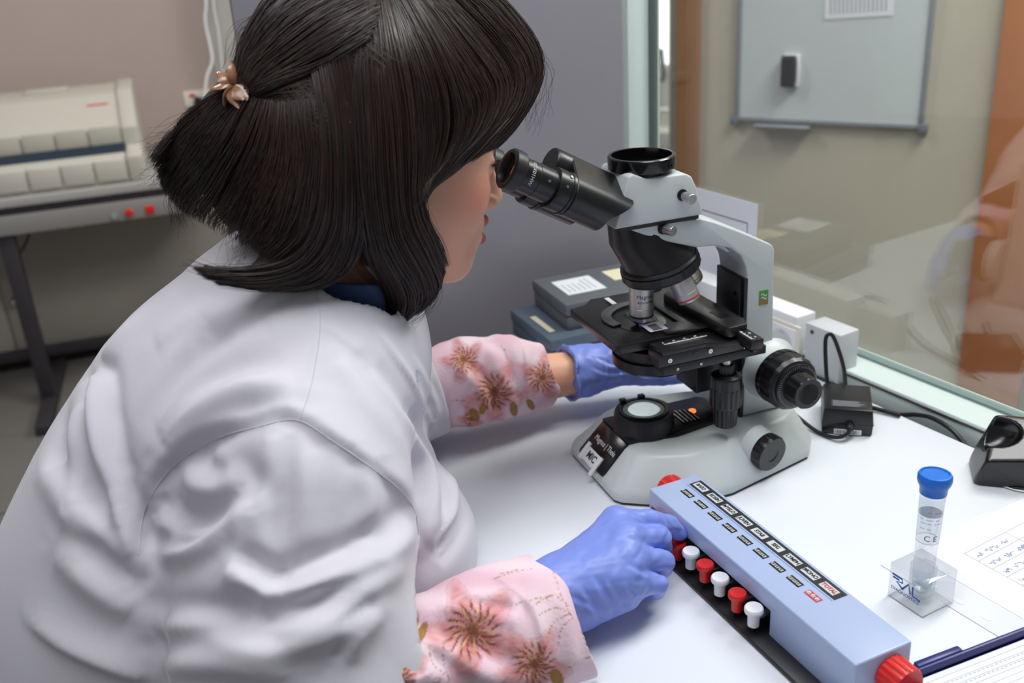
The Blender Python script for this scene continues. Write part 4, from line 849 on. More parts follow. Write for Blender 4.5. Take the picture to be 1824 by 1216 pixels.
def body_sdf(P):
    m = P.copy(); m[:, 1] = np.abs(m[:, 1])
    d = sd_rc(P, NECK[0], NECK[1], .056, .062)
    t = chain(P, [(-.42, 0, .22), (-.52, 0, .08), (-.64, 0, -.08)], (.11, .125, .15), .05)
    t = smin(t, sd_rc(m, (-.43, .02, .26), (-.465, .15, .205), .05, .052), .05)
    t = smin(t, sd_ell(P, (-.67, 0, -.24), (.19, .19, .18)), .1)
    d = smin(d, t, .05)
    d = smin(d, chain(P, RARM, (.05, .045, .037, .029)), .02)
    d = smin(d, chain(P, LARM, (.05, .045, .038, .029)), .02)
    for s in (-1, 1):
        lg_ = chain(P, [(-.60, s * .10, -.30), (-.22, s * .11, -.30), (-.25, s * .11, -.80)], (.095, .07, .05)); d = smin(d, lg_, .05)
        d = smin(d, sd_ell(P, (-.20, s * .11, -.835), (.12, .042, .03)), .02)
    return d
RSH = np.array([-.470, -.165, .195]); REL = np.array([-.535, -.275, .000]); RWR = np.array([-.272, -.246, .044])
LSH = np.array([-.470, .165, .195]); LEL = np.array([-.325, .180, .070]); LWR = np.array([-.060, .172, .062])
RARM = [RSH, REL, REL * .45 + RWR * .55, RWR]; LARM = [LSH, LEL, LEL * .45 + LWR * .55, LWR]
def full_body(P): return smin(head_sdf(P), body_sdf(P), .03)
V, F = mesh_sdf(full_body, (-.86, -.36, -.87), (0.0, .30, .62), .0056)
# finer head
Vh, Fh = mesh_sdf(full_body, (-.36, -.14, .245), (-.16, .14, .48), .0019)
cutz = lambda Q: (Q[:, 0] > -.352) & (Q[:, 0] < -.168) & (np.abs(Q[:, 1]) < .132) & (Q[:, 2] > .253) & (Q[:, 2] < .472)
F = F[~cutz(V[F].mean(1))]; Va = np.concatenate([V, Vh]); Fa = np.concatenate([F, Fh + len(V)])
def skin_cols(Q):
    q = ((Q - HE) @ HRm.astype(float)) / HSC; m = q.copy(); m[:, 1] = np.abs(m[:, 1])
    base_c = np.array(rgb(236, 180, 152)[:3]); c = np.tile(base_c, (len(Q), 1))
    def mixc(w, col): c[:] = c * (1 - w[:, None]) + np.array(rgb(*col)[:3]) * w[:, None]
    mixc(0.65 * np.exp(-(((m - (-.022, .045, -.028)) / (.024, .03, .022)) ** 2).sum(1)), (216, 118, 104))
    up = sd_rc(m.astype(np.float32), (.0095, .000, -.0605), (-.005, .021, -.066), .0068, .0035); lo_ = sd_rc(m.astype(np.float32), (.0075, .000, -.0775), (-.005, .019, -.071), .0074, .0035)
    mixc(np.clip(1 - np.minimum(up, lo_) / .0012, 0, 1) * 0.9, (150, 62, 66))
    ins = np.exp(-(((m - (.004, .0, -.0685)) / (.01, .016, .0022)) ** 2).sum(1)); mixc(0.8 * ins, (60, 22, 24))
    br = np.exp(-(((m - (-.002, .032, .022)) / (.014, .018, .0035)) ** 2).sum(1)); mixc(0.8 * np.clip(br * 1.4, 0, 1), (58, 40, 34))
    ls = np.exp(-(((m - (.003, .034, .000)) / (.008, .013, .0035)) ** 2).sum(1)); mixc(np.clip(ls * 1.3, 0, 1), (40, 28, 26))
    return c
def attr_mat(name, rough, sub=0.0, spec=0.4, bump=0.0, bscale=300):
    m = mat(name, (1, 1, 1, 1), rough, spec=spec, sub=sub, bump=bump, bscale=bscale); nt = m.node_tree
    a = nt.nodes.new('ShaderNodeAttribute'); a.attribute_name = 'Col'; nt.links.new(a.outputs['Color'], nt.nodes['Principled BSDF'].inputs['Base Color']); return m
attr_mat('skin', 0.45, sub=0.25, bump=0.06, bscale=500)
body_o = np_mesh('body', Va, Fa, 'skin', person, skin_cols(Va), PB)

# ---- lab coat
def coat_sdf(P):
    m = P.copy(); m[:, 1] = np.abs(m[:, 1])
    Q = P * V3(1, .90, 1)
    d = chain(Q, [(-.440, 0, .245), (-.505, 0, .165), (-.575, 0, .065), (-.635, 0, -.035), (-.685, 0, -.16), (-.70, 0, -.32)], (.130, .156, .168, .172, .185, .205), .06)
    d = smin(d, sd_ell(m, (-.392, .075, .035), (.094, .100, .092)), .06)            # chest
    d = smin(d, sd_ell(P, (-.50, 0, -.10), (.165, .205, .20)), .10)                 # front waist
    d = smin(d, sd_rc(m, (-.43, .035, .285), (-.475, .155, .215), .062, .078), .07)    # shoulders
    d = smin(d, sd_rc(P, (-.425, 0, .285), (-.405, 0, .318), .080, .072), .05)         # collar root
    d = smin(d, sd_rc(m, (-.68, .10, -.33), (-.30, .11, -.33), .13, .10), .08)       # skirt over the lap
    r = chain(P, [(-.478, -.175, .178), (-.505, -.222, .085), (-.535, -.268, -.01), (-.50, -.268, .008), (-.435, -.257, .036)], (.096, .104, .098, .09, .070), .03)
    r = smax(r, P[:, 0] - .93 * (P[:, 2] - .03) + .440, .004)
    d = smin(d, r, .022)
    l = chain(P, [(-.475, .165, .19), (-.40, .18, .13), (-.325, .182, .085), (-.255, .180, .078)], (.09, .082, .072, .062), .03)
    l = smax(l, P[:, 0] + .262 + .15 * (P[:, 2] - .08), .004)
    d = smin(d, l, .03)
    # open ends: sleeves and neckline
    d = smax(d, -sd_rc(P, (-.470, -.263, .022), (-.36, -.245, .062), .060, .072), .004)
    d = smax(d, -sd_rc(P, (-.28, .180, .079), (-.20, .177, .076), .052, .060), .004)
    d = smax(d, -chain(P, [(-.405, 0, .26), (-.385, 0, .33), (-.36, 0, .42)], (.058, .070, .12)), .006)
    d = smax(d, -sd_rc(P, (-.355, 0.0, .30), (-.285, 0.0, .19), .06, .028), .012)   # V opening
    d = smax(d, -chain(P, [s_at(602, 516, y=-.085), s_at(645, 562, y=-.080), s_at(700, 606, y=-.062)], (.032, .036, .024)), .008)
    return d
Vc, Fc = mesh_sdf(coat_sdf, (-.98, -.42, -.56), (-.02, .30, .46), .0038)
COAT = Surf(Vc, Fc)
RNGF = np.random.default_rng(5)
# seams and folds, laid over the surface where they run
AH = [(241, 978), (251, 902), (296, 827), (371, 775), (454, 751), (522, 739), (584, 775), (660, 827), (715, 872), (739, 923), (739, 985)]
STROKES = [
 (AH, .009, .0070, 'step'), (AH, .005, .0022, 'ridge'), ([(x - 4, y - 8) for x, y in AH], .0065, .0028, 'ridge'),
 ([(560, 504), (564, 579), (550, 669), (529, 737)], .0035, .0022, 'step'),
 ([(564, 579), (600, 600), (646, 634)], .0035, .002, 'step'),
 ([(158, 672), (172, 690), (180, 760), (192, 830), (225, 950)], .010, .011, 'fold'),
 ([(150, 660), (163, 690), (160, 720)], .008, -.010, 'ridge'),
 ([(125, 620), (112, 720), (100, 830)], .012, -.006, 'fold'),
 ([(140, 720), (130, 800), (150, 900)], .010, .005, 'fold'),
 ([(522, 684), (470, 690), (420, 705), (350, 745), (300, 790)], .013, .012, 'fold'),
 ([(480, 590), (400, 640), (340, 700), (290, 770), (262, 850)], .014, .007, 'fold'),
 ([(380, 590), (310, 650), (260, 740), (240, 830)], .015, .006, 'fold'),
 ([(340, 470), (430, 485), (510, 520)], .016, .005, 'fold'),
 ([(430, 550), (350, 570), (280, 620)], .015, .005, 'fold'),
 ([(250, 520), (230, 580), (180, 640)], .014, .005, 'fold'),
 ([(100, 980), (170, 1040), (240, 1090)], .014, .008, 'fold'),
 ([(120, 900), (190, 960), (250, 1040)], .015, .008, 'fold'),
 ([(70, 830), (120, 900), (150, 1000)], .014, .006, 'fold'),
 ([(200, 870), (225, 930), (245, 990)], .009, .006, 'fold'),
 ([(52, 1116), (120, 1160), (206, 1198), (260, 1216)], .009, .012, 'step'),
 ([(484, 770), (478, 860), (472, 960), (452, 1095)], .010, .006, 'fold'),
 ([(500, 765), (530, 840), (520, 930), (470, 1030)], .016, .005, 'fold'),
 ([(278, 905), (320, 955), (390, 945), (460, 900)], .011, .010, 'fold'),
 ([(272, 985), (340, 985), (410, 940)], .009, .008, 'fold'),
 ([(270, 930), (285, 905), (280, 880)], .008, -.009, 'ridge'),
 ([(452, 1095), (540, 1050), (619, 1020), (700, 975), (735, 945)], .012, .011, 'fold'),
 ([(410, 1015), (460, 1045), (510, 1055)], .010, .010, 'fold'),
 ([(280, 1120), (380, 1130), (480, 1150), (600, 1120), (660, 1080)], .013, .010, 'fold'),
 ([(290, 1185), (400, 1180), (520, 1200)], .012, .008, 'fold'),
 ([(470, 1110), (560, 1100), (650, 1050), (720, 1010)], .010, .008, 'fold'),
 ([(390, 840), (435, 900), (425, 1000), (380, 1090)], .012, .006, 'fold'),
 ([(330, 820), (350, 860), (400, 880)], .011, .006, 'fold'),
 ([(640, 825), (660, 900), (640, 980)], .013, .005, 'fold'),
 ([(580, 790), (590, 880), (560, 980)], .014, .004, 'fold'),
 ([(715, 760), (750, 820), (766, 890), (745, 964)], .010, .011, 'fold'),
 ([(802, 850), (795, 910), (752, 970)], .010, .011, 'fold'),
 ([(830, 860), (800, 940), (770, 985)], .008, .006, 'fold'),
 ([(655, 660), (700, 730), (745, 800)], .009, .007, 'fold'),
 ([(600, 640), (660, 720), (720, 800)], .012, .005, 'fold'),
 ([(365, 405), (420, 440), (480, 465)], .012, .004, 'fold'),
 ([(620, 1180), (640, 1130), (680, 1090)], .008, .005, 'fold'),
 ([(672, 592), (702, 640), (738, 695), (766, 760), (792, 806)], .004, .0050, 'step'),
 ([(735, 640), (752, 668), (772, 710), (780, 740)], .005, .003, 'fold'),
]
for pts, w, amp, kind in STROKES: 
    n0 = len(COAT.V); stroke(COAT, pts, w, amp * (1.3 if kind == 'fold' else 1.0), kind)
COAT.V = lap(COAT.V, COAT.F, 1, .4)
mat('seam_thread', rgb(200, 200, 209), 0.8)
coat_o = np_mesh('lab_coat', COAT.V, COAT.F, 'coat_cloth', person, None, PB)
COAT = Surf(COAT.V, COAT.F)
def stitch(name, pts, off, w, m, par, sf):
    L = sf.path(pts, 60); out = []
    for p in L:
        n = (CS - p); n = n / np.linalg.norm(n); out.append(tuple(p + n * off - PB))
    return MB().tube(out, w, 6).build(name, m, par)
for pts in (AH, [(560, 504), (564, 579), (550, 669), (529, 737)]): stitch('seam', [(x + 6, y + 9) for x, y in pts], .0001, .0005, 'seam_thread', coat_o, COAT)
# front placket flap with buttons
def patch(name, left, right, off, m, par, sf, nu=10, nv=24, thick=.001):
    A = np.array(spline(left, nv)); B_ = np.array(spline(right, nv)); G = np.zeros((nv, nu, 3)); ok = np.zeros((nv, nu), bool)
    for i in range(nv):
        for j in range(nu):
            p = sf.hit(*(A[i] + (B_[i] - A[i]) * j / (nu - 1)))
            if p is not None: G[i, j] = p; ok[i, j] = True
        for j in range(1, nu):
            if (not ok[i, j] and ok[i, j - 1]) or (ok[i, j] and ok[i, j - 1] and np.linalg.norm(G[i, j] - G[i, j - 1]) > .03):
                G[i, j] = G[i, j - 1] + (G[i, j - 1] - G[i, max(j - 2, 0)]); ok[i, j] = True
    for _ in range(3): G[1:-1] = (G[:-2] + 2 * G[1:-1] + G[2:]) / 4
    dirs = CS - G; dirs /= np.linalg.norm(dirs, axis=2)[..., None]
    top = G + dirs * off; bot = G + dirs * (off - thick * 2)
    Vp = np.concatenate([top.reshape(-1, 3), bot.reshape(-1, 3)]); n = nv * nu; Fp = []
    for i in range(nv - 1):
        for j in range(nu - 1):
            a, b, c, d = i * nu + j, i * nu + j + 1, (i + 1) * nu + j + 1, (i + 1) * nu + j; Fp += [(a, b, c, d), (a + n, d + n, c + n, b + n)]
    ring = [j for j in range(nu)] + [i * nu + nu - 1 for i in range(1, nv)] + [(nv - 1) * nu + j for j in range(nu - 2, -1, -1)] + [i * nu for i in range(nv - 2, 0, -1)]
    for a, b in zip(ring, ring[1:] + ring[:1]): Fp.append((b, a, a + n, b + n))
    return np_mesh(name, Vp, np.array(Fp), m, par, None, PB)
# ---- sleeves of the floral blouse
def sleeve_r(P):
    d = chain(P, [(-.50, -.275, .020), (-.43, -.272, .026), (-.345, -.268, .028), (-.255, -.266, .027)], (.058, .060, .062, .060), .02)
    c = chain(P, [(-.330, -.268, .029), (-.240, -.266, .028)], (.067, .066), .01)          # turned-back cuff
    d = smin(d, c, .004)
    d = smax(d, -sd_rc(P, (-.30, -.268, .026), (-.20, -.265, .026), .056, .064), .003)
    d = smax(d, .0015 - P[:, 2], .01)
    e = sd_rc(P, (-.32, -.254, .046), (-.2, -.235, .05), .0, .0)
    return smax(d, P[:, 0] + (P[:, 1] + .25) * .12 + P[:, 2] * .2 + .266 + .004 * np.sin(P[:, 1] * 70), .004)
def sleeve_l(P):
    d = chain(P, [(-.29, .181, .080), (-.22, .178, .080), (-.165, .176, .076), (-.115, .174, .068)], (.050, .055, .052, .043), .02)
    c = chain(P, [(-.170, .176, .076), (-.120, .174, .069)], (.056, .047), .01)
    d = smin(d, c, .003)
    d = smax(d, -sd_rc(P, (-.15, .175, .072), (-.06, .172, .062), .036, .046), .003)
    d = smax(d, .0015 - P[:, 2], .01)
    return smax(d, P[:, 0] + .105 + .2 * (P[:, 2] - .07) + .004 * np.sin(P[:, 2] * 90), .003)
def paint_flowers(sf, flowers, leaves, dashes, base_c=(230, 200, 212)):
    V = sf.V; c = np.tile(np.array(rgb(*base_c)[:3]), (len(V), 1)); r0 = np.random.default_rng(3)
    n1 = np.sin(V[:, 0] * 61 + 2 * np.sin(V[:, 1] * 47)) * np.sin(V[:, 2] * 53 + V[:, 1] * 38)
    def mixc(w, col): c[:] = c * (1 - w[:, None]) + np.array(rgb(*col)[:3]) * w[:, None]
    mixc(np.clip(n1 * .5, 0, .5), (240, 222, 226)); mixc(np.clip(-n1 * .5, 0, .4), (214, 158, 176))
    for px, py, rad, seed in flowers:
        p = sf.hit(px, py)
        if p is None: continue
        rr = np.random.default_rng(seed); view = p - CS; view /= np.linalg.norm(view); ax = np.cross(view, (0, 0, 1)); ax /= np.linalg.norm(ax); ay = np.cross(ax, view)
        D = V - p; near = np.linalg.norm(D, axis=1) < rad * 1.6
        u = D @ ax; v = D @ ay; r = np.sqrt(u * u + v * v) / rad; a = np.arctan2(v, u); ph = rr.uniform(0, 6)
        petal = .82 + .22 * np.cos(5 * a + ph) + .05 * np.sin(11 * a + ph * 2)
        nz = .5 + .5 * np.sin(u * 420 + 3 * np.sin(v * 300)) * np.sin(v * 380 + ph); r = r + .06 * (nz - .5); mixc(np.where(near, np.clip((petal - r) / .22, 0, 1), 0) * (.40 + .35 * nz), (208, 122, 114))
        mixc(np.where(near, np.clip(1 - np.abs(r - petal + .04) / .035, 0, 1), 0) * .30, (196, 112, 106))
        mixc(np.where(near, np.clip((.62 * petal - r) / .35, 0, 1), 0) * (.35 + .5 * nz), (176, 92, 74))
        ray_ = np.clip(np.sin(a * 17 + ph + 3 * np.sin(r * 9)) * 1.6 - .5, 0, 1); mixc(np.where(near, ray_ * np.clip((.60 - r) / .15, 0, 1) * np.clip((r - .05) / .1, 0, 1), 0), (120, 62, 34))
        ray2 = np.clip(np.sin(a * 9 + ph) * 3 - 2.2, 0, 1); mixc(np.where(near, ray2 * np.clip((.45 - r) / .1, 0, 1), 0), (214, 190, 130))
        mixc(np.where(near, np.clip((.16 - r) / .08, 0, 1), 0) * .8, (116, 72, 36))
    for px, py, ru, rv, an_ in leaves:
        p = sf.hit(px, py)
        if p is None: continue
        view = p - CS; view /= np.linalg.norm(view); ax = np.cross(view, (0, 0, 1)); ax /= np.linalg.norm(ax); ay = np.cross(ax, view); D = V - p
        u = D @ ax; v = D @ ay; u2 = u * math.cos(an_) + v * math.sin(an_); v2 = -u * math.sin(an_) + v * math.cos(an_); r = np.sqrt((u2 / ru) ** 2 + (v2 / rv) ** 2)
        ok = np.linalg.norm(D, axis=1) < .05
        mixc(np.where(ok, np.clip((1 - r) / .2, 0, 1), 0) * .9, (146, 104, 52)); mixc(np.where(ok, np.clip((.75 - r) / .2, 0, 1), 0) * .5, (176, 140, 70))
    for pts in dashes:
        L = sf.path(pts, 60)
        if len(L) < 4: continue
        L = np.array(L); ids = np.where(((V > L.min(0) - .004) & (V < L.max(0) + .004)).all(1))[0]
        if not len(ids): continue
        Dm = np.linalg.norm(V[ids][:, None] - L[None], axis=2); j = Dm.argmin(1); d = Dm.min(1)
        w = np.clip(1 - d / .0011, 0, 1) * ((j % 6) < 4); cc = np.zeros(len(V)); cc[ids] = w; mixc(cc * .9, (150, 104, 46))
    return c
attr_mat('floral_cloth', 0.85, spec=0.2, bump=0.25, bscale=260)
def wrinkle(V, N, amp, fr, seed):
    r0 = np.random.default_rng(seed); d = np.zeros(len(V))
    for i in range(5):
        k = r0.normal(0, 1, 3) * fr * (1 + i * .5); d += np.sin(V @ k + 1.5 * np.sin(V @ (k[[1, 2, 0]] * .7) + i)) / (1 + i * .5)
    return V + N * (amp * d)[:, None]
Vs, Fs = mesh_sdf(sleeve_r, (-.58, -.37, -.02), (-.14, -.15, .14), .0017); SLR = Surf(wrinkle(Vs, vnormals(Vs, Fs), .0011, 38, 1), Fs)
for pts, w, amp, kind in [([(690, 1130), (760, 1150), (850, 1190), (900, 1216)], .011, .009, 'fold'), ([(880, 1030), (935, 1075), (958, 1130), (968, 1216)], .004, .005, 'step'), ([(700, 1180), (780, 1216)], .010, .007, 'fold'), ([(740, 1100), (830, 1070), (900, 1060)], .010, .004, 'fold'), ([(720, 1110), (740, 1160), (800, 1216)], .008, .006, 'fold'), ([(780, 1080), (860, 1095), (925, 1110)], .007, .004, 'fold'), ([(900, 1040), (920, 1100), (915, 1180)], .007, .004, 'fold'), ([(680, 1150), (720, 1200), (730, 1216)], .007, .006, 'fold'), ([(990, 1050), (1010, 1110), (1020, 1190)], .008, .003, 'fold')]: stroke(SLR, pts, w, amp, kind)
SLR = Surf(SLR.V, SLR.F)
cR = paint_flowers(SLR, [(842, 1122, .046, 1), (952, 1182, .034, 2), (705, 1205, .03, 5)], [(712, 1108, .005, .008, .3), (735, 1103, .006, .010, -.2), (728, 1128, .005, .009, .1), (752, 1125, .004, .010, -.5), (708, 1132, .004, .004, 0), (992, 1207, .006, .009, .4)],
   [[(985, 1015), (1000, 1060), (1020, 1100)], [(955, 1075), (985, 1060), (1015, 1080)], [(960, 1095), (990, 1082), (1020, 1095)], [(975, 1140), (985, 1110), (1015, 1092)], [(995, 1150), (1000, 1120), (1020, 1100)], [(880, 1030), (910, 1020), (950, 1012)], [(890, 1022), (930, 1012)], [(1010, 1190), (1040, 1175), (1052, 1168)], [(765, 1150), (770, 1180), (800, 1205)], [(790, 1145), (790, 1180), (800, 1210)], [(695, 1190), (740, 1190)], [(920, 1075), (960, 1065), (985, 1070)]])
sl_r = np_mesh('blouse_sleeve', SLR.V, SLR.F, 'floral_cloth', person, cR, PB); sl_r['label'] = 'pink floral blouse sleeve of her right arm'
Vs, Fs = mesh_sdf(sleeve_l, (-.36, .09, -.02), (-.06, .27, .16), .0018); SLL = Surf(wrinkle(Vs, vnormals(Vs, Fs), .0012, 42, 2), Fs)
for pts, w, amp, kind in [([(930, 615), (935, 660), (932, 745)], .004, .004, 'step'), ([(800, 640), (850, 690), (880, 745)], .010, .006, 'fold'), ([(850, 610), (880, 640), (900, 700)], .010, .006, 'fold'), ([(830, 740), (890, 735), (925, 710)], .008, .006, 'fold')]: stroke(SLL, pts, w, amp, kind)
SLL = Surf(SLL.V, SLL.F)
cL = paint_flowers(SLL, [(826, 640, .032, 1), (880, 698, .044, 2), (966, 672, .036, 4), (840, 745, .02, 6)], [(845, 738, .006, .010, .4), (860, 728, .005, .008, -.4), (915, 728, .006, .011, .1), (945, 720, .005, .009, .5)], [[(890, 615), (900, 625), (905, 640)], [(800, 712), (830, 714)]])
sl_l = np_mesh('blouse_sleeve', SLL.V, SLL.F, 'floral_cloth', person, cL, PB); sl_l['label'] = 'pink floral blouse sleeve rolled up on her left forearm'

# ---- gloves
def finger(P, pts, r): return chain(P, pts, r)
KEY = to_s(np.array(CMX @ Vector((0.0005, 0.0085, 0.0285))))
RW = s_at(990, 1062, z=.046); 
rI = [s_at(1098, 930, z=.083), s_at(1160, 926, z=.072), s_at(1192, 934, z=.055), KEY + np.array([.003, .001, .0085])]
rM = [s_at(1112, 960, z=.083), s_at(1176, 956, z=.062), s_at(1180, 972, z=.030), s_at(1150, 985, z=.018)]
rR = [s_at(1112, 995, z=.076), s_at(1183, 998, z=.052), s_at(1180, 1012, z=.024), s_at(1145, 1022, z=.014)]
rP = [s_at(1108, 1032, z=.064), s_at(1172, 1040, z=.042), s_at(1168, 1052, z=.020), s_at(1138, 1058, z=.013)]
rT = [RW + np.array([.02, .028, -.008]), s_at(1095, 925, z=.050), s_at(1140, 935, z=.040), s_at(1165, 945, z=.033)]
def glove_r(P):
    d = None
    for pts, r in ((rI, (.0135, .0108, .0098, .0080)), (rM, (.0135, .0112, .0100, .0088)), (rR, (.0132, .0108, .0098, .0085)), (rP, (.0128, .0098, .0088, .0078))):
        e = finger(P, pts, r); d = e if d is None else smin(d, e, .0035)
    d = smin(d, finger(P, rT, (.016, .013, .0105, .009)), .006)
    palm = None
    for q, r in ((rI, .0145), (rM, .0155), (rR, .015), (rP, .0145)):
        e = sd_rc(P, RW, q[0], .027, r); palm = e if palm is None else smin(palm, e, .022)
    low = sd_rc(P, RW + np.array([.03, -.008, -.014]), (rR[0] + rP[0]) / 2 + np.array([.0, 0, -.028]), .020, .017); palm = smin(palm, low, .02)
    d = smin(d, palm, .012)
    d = smin(d, chain(P, [RW * 1.15 - RARM[2] * .15, RW, RW * .40 + RARM[2] * .60], (.029, .031, .040)), .015)
    return d
Vg, Fg = mesh_sdf(glove_r, (-.40, -.36, -.03), (-.08, -.12, .14), .0015)
Vg[:, 2] = np.maximum(Vg[:, 2], .0008)
GLR = Surf(Vg, Fg)
for pts, w, amp, kind in [([(1010, 1070), (1050, 1085), (1090, 1105)], .003, .0012, 'fold'), ([(1030, 1050), (1050, 1080), (1060, 1105)], .003, .0012, 'fold'), ([(1050, 1030), (1075, 1070), (1085, 1100)], .0035, .0012, 'fold'), ([(1080, 1040), (1100, 1075), (1110, 1095)], .003, .0011, 'fold'), ([(1110, 1045), (1125, 1065), (1130, 1085)], .003, .0012, 'fold'),
     ([(1150, 960), (1140, 985), (1125, 1000)], .003, .0014, 'valley'), ([(1120, 945), (1145, 975), (1160, 990)], .003, .0012, 'fold'), ([(1115, 1010), (1140, 1025), (1160, 1030)], .003, .0012, 'fold'), ([(968, 1000), (985, 1035), (990, 1060)], .003, .0015, 'step'), ([(1180, 925), (1186, 940), (1180, 955)], .0025, .001, 'fold'), ([(1195, 925), (1200, 940)], .002, .001, 'fold'), ([(1130, 915), (1140, 930), (1150, 935)], .003, .0009, 'fold')]: stroke(GLR, pts, w, amp, kind)
GLR.V = wrinkle(GLR.V, GLR.N, .00035, 120, 4)
gr = np_mesh('glove', GLR.V, GLR.F, 'glove_nitrile', person, None, PB); gr['label'] = 'blue nitrile glove on her right hand pressing a counter key'
LW = LWR
lI = [np.array(p) for p in ((.028, .150, .090), (.068, .138, .092), (.088, .120, .090), (.100, .108, .094))]
lM = [np.array(p) for p in ((.032, .158, .074), (.074, .150, .072), (.098, .140, .070), (.112, .130, .074))]
lR = [np.array(p) for p in ((.030, .166, .058), (.070, .160, .052), (.092, .150, .050), (.106, .140, .052))]
lP = [np.array(p) for p in ((.022, .172, .046), (.056, .168, .036), (.075, .160, .032), (.088, .150, .032))]
lT = [np.array(p) for p in ((-.025, .150, .062), (.015, .128, .058), (.048, .118, .052), (.070, .112, .050))]
def glove_l(P):
    d = None
    for pts, r in ((lI, (.0135, .0108, .0095, .0080)), (lM, (.0135, .0112, .0098, .0085)), (lR, (.0132, .0108, .0095, .0082)), (lP, (.0125, .0098, .0088, .0076))):
        e = finger(P, pts, r); d = e if d is None else smin(d, e, .003)
    d = smin(d, finger(P, lT, (.017, .0135, .011, .009)), .006)
    palm = None
    for q, r in ((lI, .0145), (lM, .0155), (lR, .015), (lP, .0145)):
        e = sd_rc(P, LW + np.array([.01, 0, 0]), q[0], .026, r); palm = e if palm is None else smin(palm, e, .02)
    d = smin(d, palm, .012)
    d = smin(d, chain(P, [LW + np.array([.015, -.001, 0]), LW, LW + np.array([-.014, .0005, .001])], (.030, .0335, .0375)), .012)
    d = smax(d, -(P[:, 0] + .074 + .004 * np.sin(P[:, 2] * 130)), .002)
    d = smin(d, np.abs(np.sqrt((P[:, 1] - .1725) ** 2 + (P[:, 2] - .063) ** 2) - .0375) * .7 + np.abs(P[:, 0] + .0735 + .003 * np.sin(P[:, 2] * 110)) - .0022, .003)
    return d
Vg, Fg = mesh_sdf(glove_l, (-.12, .08, -.01), (.14, .23, .14), .0016)
GLL = Surf(Vg, Fg)
for pts, w, amp, kind in [([(1060, 640), (1090, 655), (1120, 650)], .003, .0016, 'fold'), ([(1055, 660), (1085, 670), (1130, 665)], .003, .0016, 'fold'), ([(1060, 690), (1100, 680), (1140, 680)], .003, .0014, 'fold'), ([(1075, 640), (1080, 670), (1070, 695)], .0025, .0012, 'fold'), ([(1120, 660), (1150, 675), (1185, 670)], .003, .0014, 'fold'), ([(1095, 650), (1105, 665), (1100, 690)], .0025, .0012, 'fold')]: stroke(GLL, pts, w, amp, kind)
GLL.V = wrinkle(GLL.V, GLL.N, .0005, 110, 6)
gl_ = np_mesh('glove', GLL.V, GLL.F, 'glove_nitrile', person, None, PB); gl_['label'] = 'blue nitrile glove on her left hand behind the stage'
# ---- collar of the blue scrub top
def scrub(P):
    ax = np.array([.17, 0, .98], np.float32); ax /= np.linalg.norm(ax); o = np.array([-.395, -.012, .285], np.float32); q = P - o; h = q @ ax; r = np.linalg.norm(q - h[:, None] * ax, axis=1)
    return smax(np.abs(r - .076 - .1 * np.maximum(h, 0)) - .0035, np.abs(h) - .050, .004)
Vq, Fq = mesh_sdf(scrub, (-.52, -.13, .20), (-.27, .11, .37), .0025); np_mesh('scrub_collar', Vq, Fq, mat('scrub_blue', rgb(58, 84, 128), 0.8, bump=0.1, bscale=900), person, None, PB)
# ---- hair: a dense under-volume and strands laid along the locks
def hp(px, py, y): return s_at(px, py, y=y)
LOCKS = [
 ([hp(800, 10, -.01), hp(880, 50, -.02), hp(920, 120, -.04), hp(880, 215, -.062), hp(810, 275, -.078), hp(752, 325, -.085)], (.040, .034, .026, .022, .018, .014)),
 ([hp(650, 130, -.075), hp(645, 290, -.088), hp(690, 400, -.092), hp(742, 470, -.085), hp(735, 520, -.080), hp(700, 560, -.075)], (.050, .052, .042, .030, .026, .012)),
 ([hp(525, 90, -.02), hp(475, 170, -.02), hp(440, 255, -.01), hp(425, 315, -.01)], (.050, .050, .062, .044)),
 ([hp(440, 245, .02), hp(372, 282, .035), hp(322, 296, .045)], (.056, .036, .012)),
 ([hp(560, 250, -.075), hp(545, 370, -.085), hp(540, 430, -.085)], (.055, .055, .034)),
 ([hp(470, 330, -.04), hp(425, 378, -.05)], (.055, .024)),
 ([hp(560, 405, -.095), hp(525, 462, -.105), hp(455, 487, -.115), hp(352, 480, -.12)], (.032, .0235, .0150, .003)),
 ([h2s((-.06, .080, .04)), h2s((-.07, .092, -.04)), h2s((-.06, .085, -.11)), h2s((-.05, .075, -.16))], (.045, .04, .03, .012)),
]
def hair_sdf(P):
    d = sd_ell(P, h2s((-.090, 0, .050)), (.122, .102, .122), HRm)
    for pts, r in LOCKS: d = smin(d, chain(P, pts, r), .03)
    # keep the face clear
    q = ((P - HE.astype(np.float32)) @ HRm) / HSC
    d = smax(d, -sd_ell(q, (.004, -.028, -.060), (.060, .078, .082)) * HSC, .012)
    return d
Vh_, Fh_ = mesh_sdf(hair_sdf, (-.62, -.22, .20), (-.10, .20, .66), .0036)
HAIR = Surf(Vh_, Fh_)
def inset(sf, a): return sf.V - sf.N * a
hm = mat('hair_under', rgb(26, 20, 21), 0.6)
hair_o = np_mesh('hair', inset(HAIR, .009), HAIR.F, hm, person, None, PB)
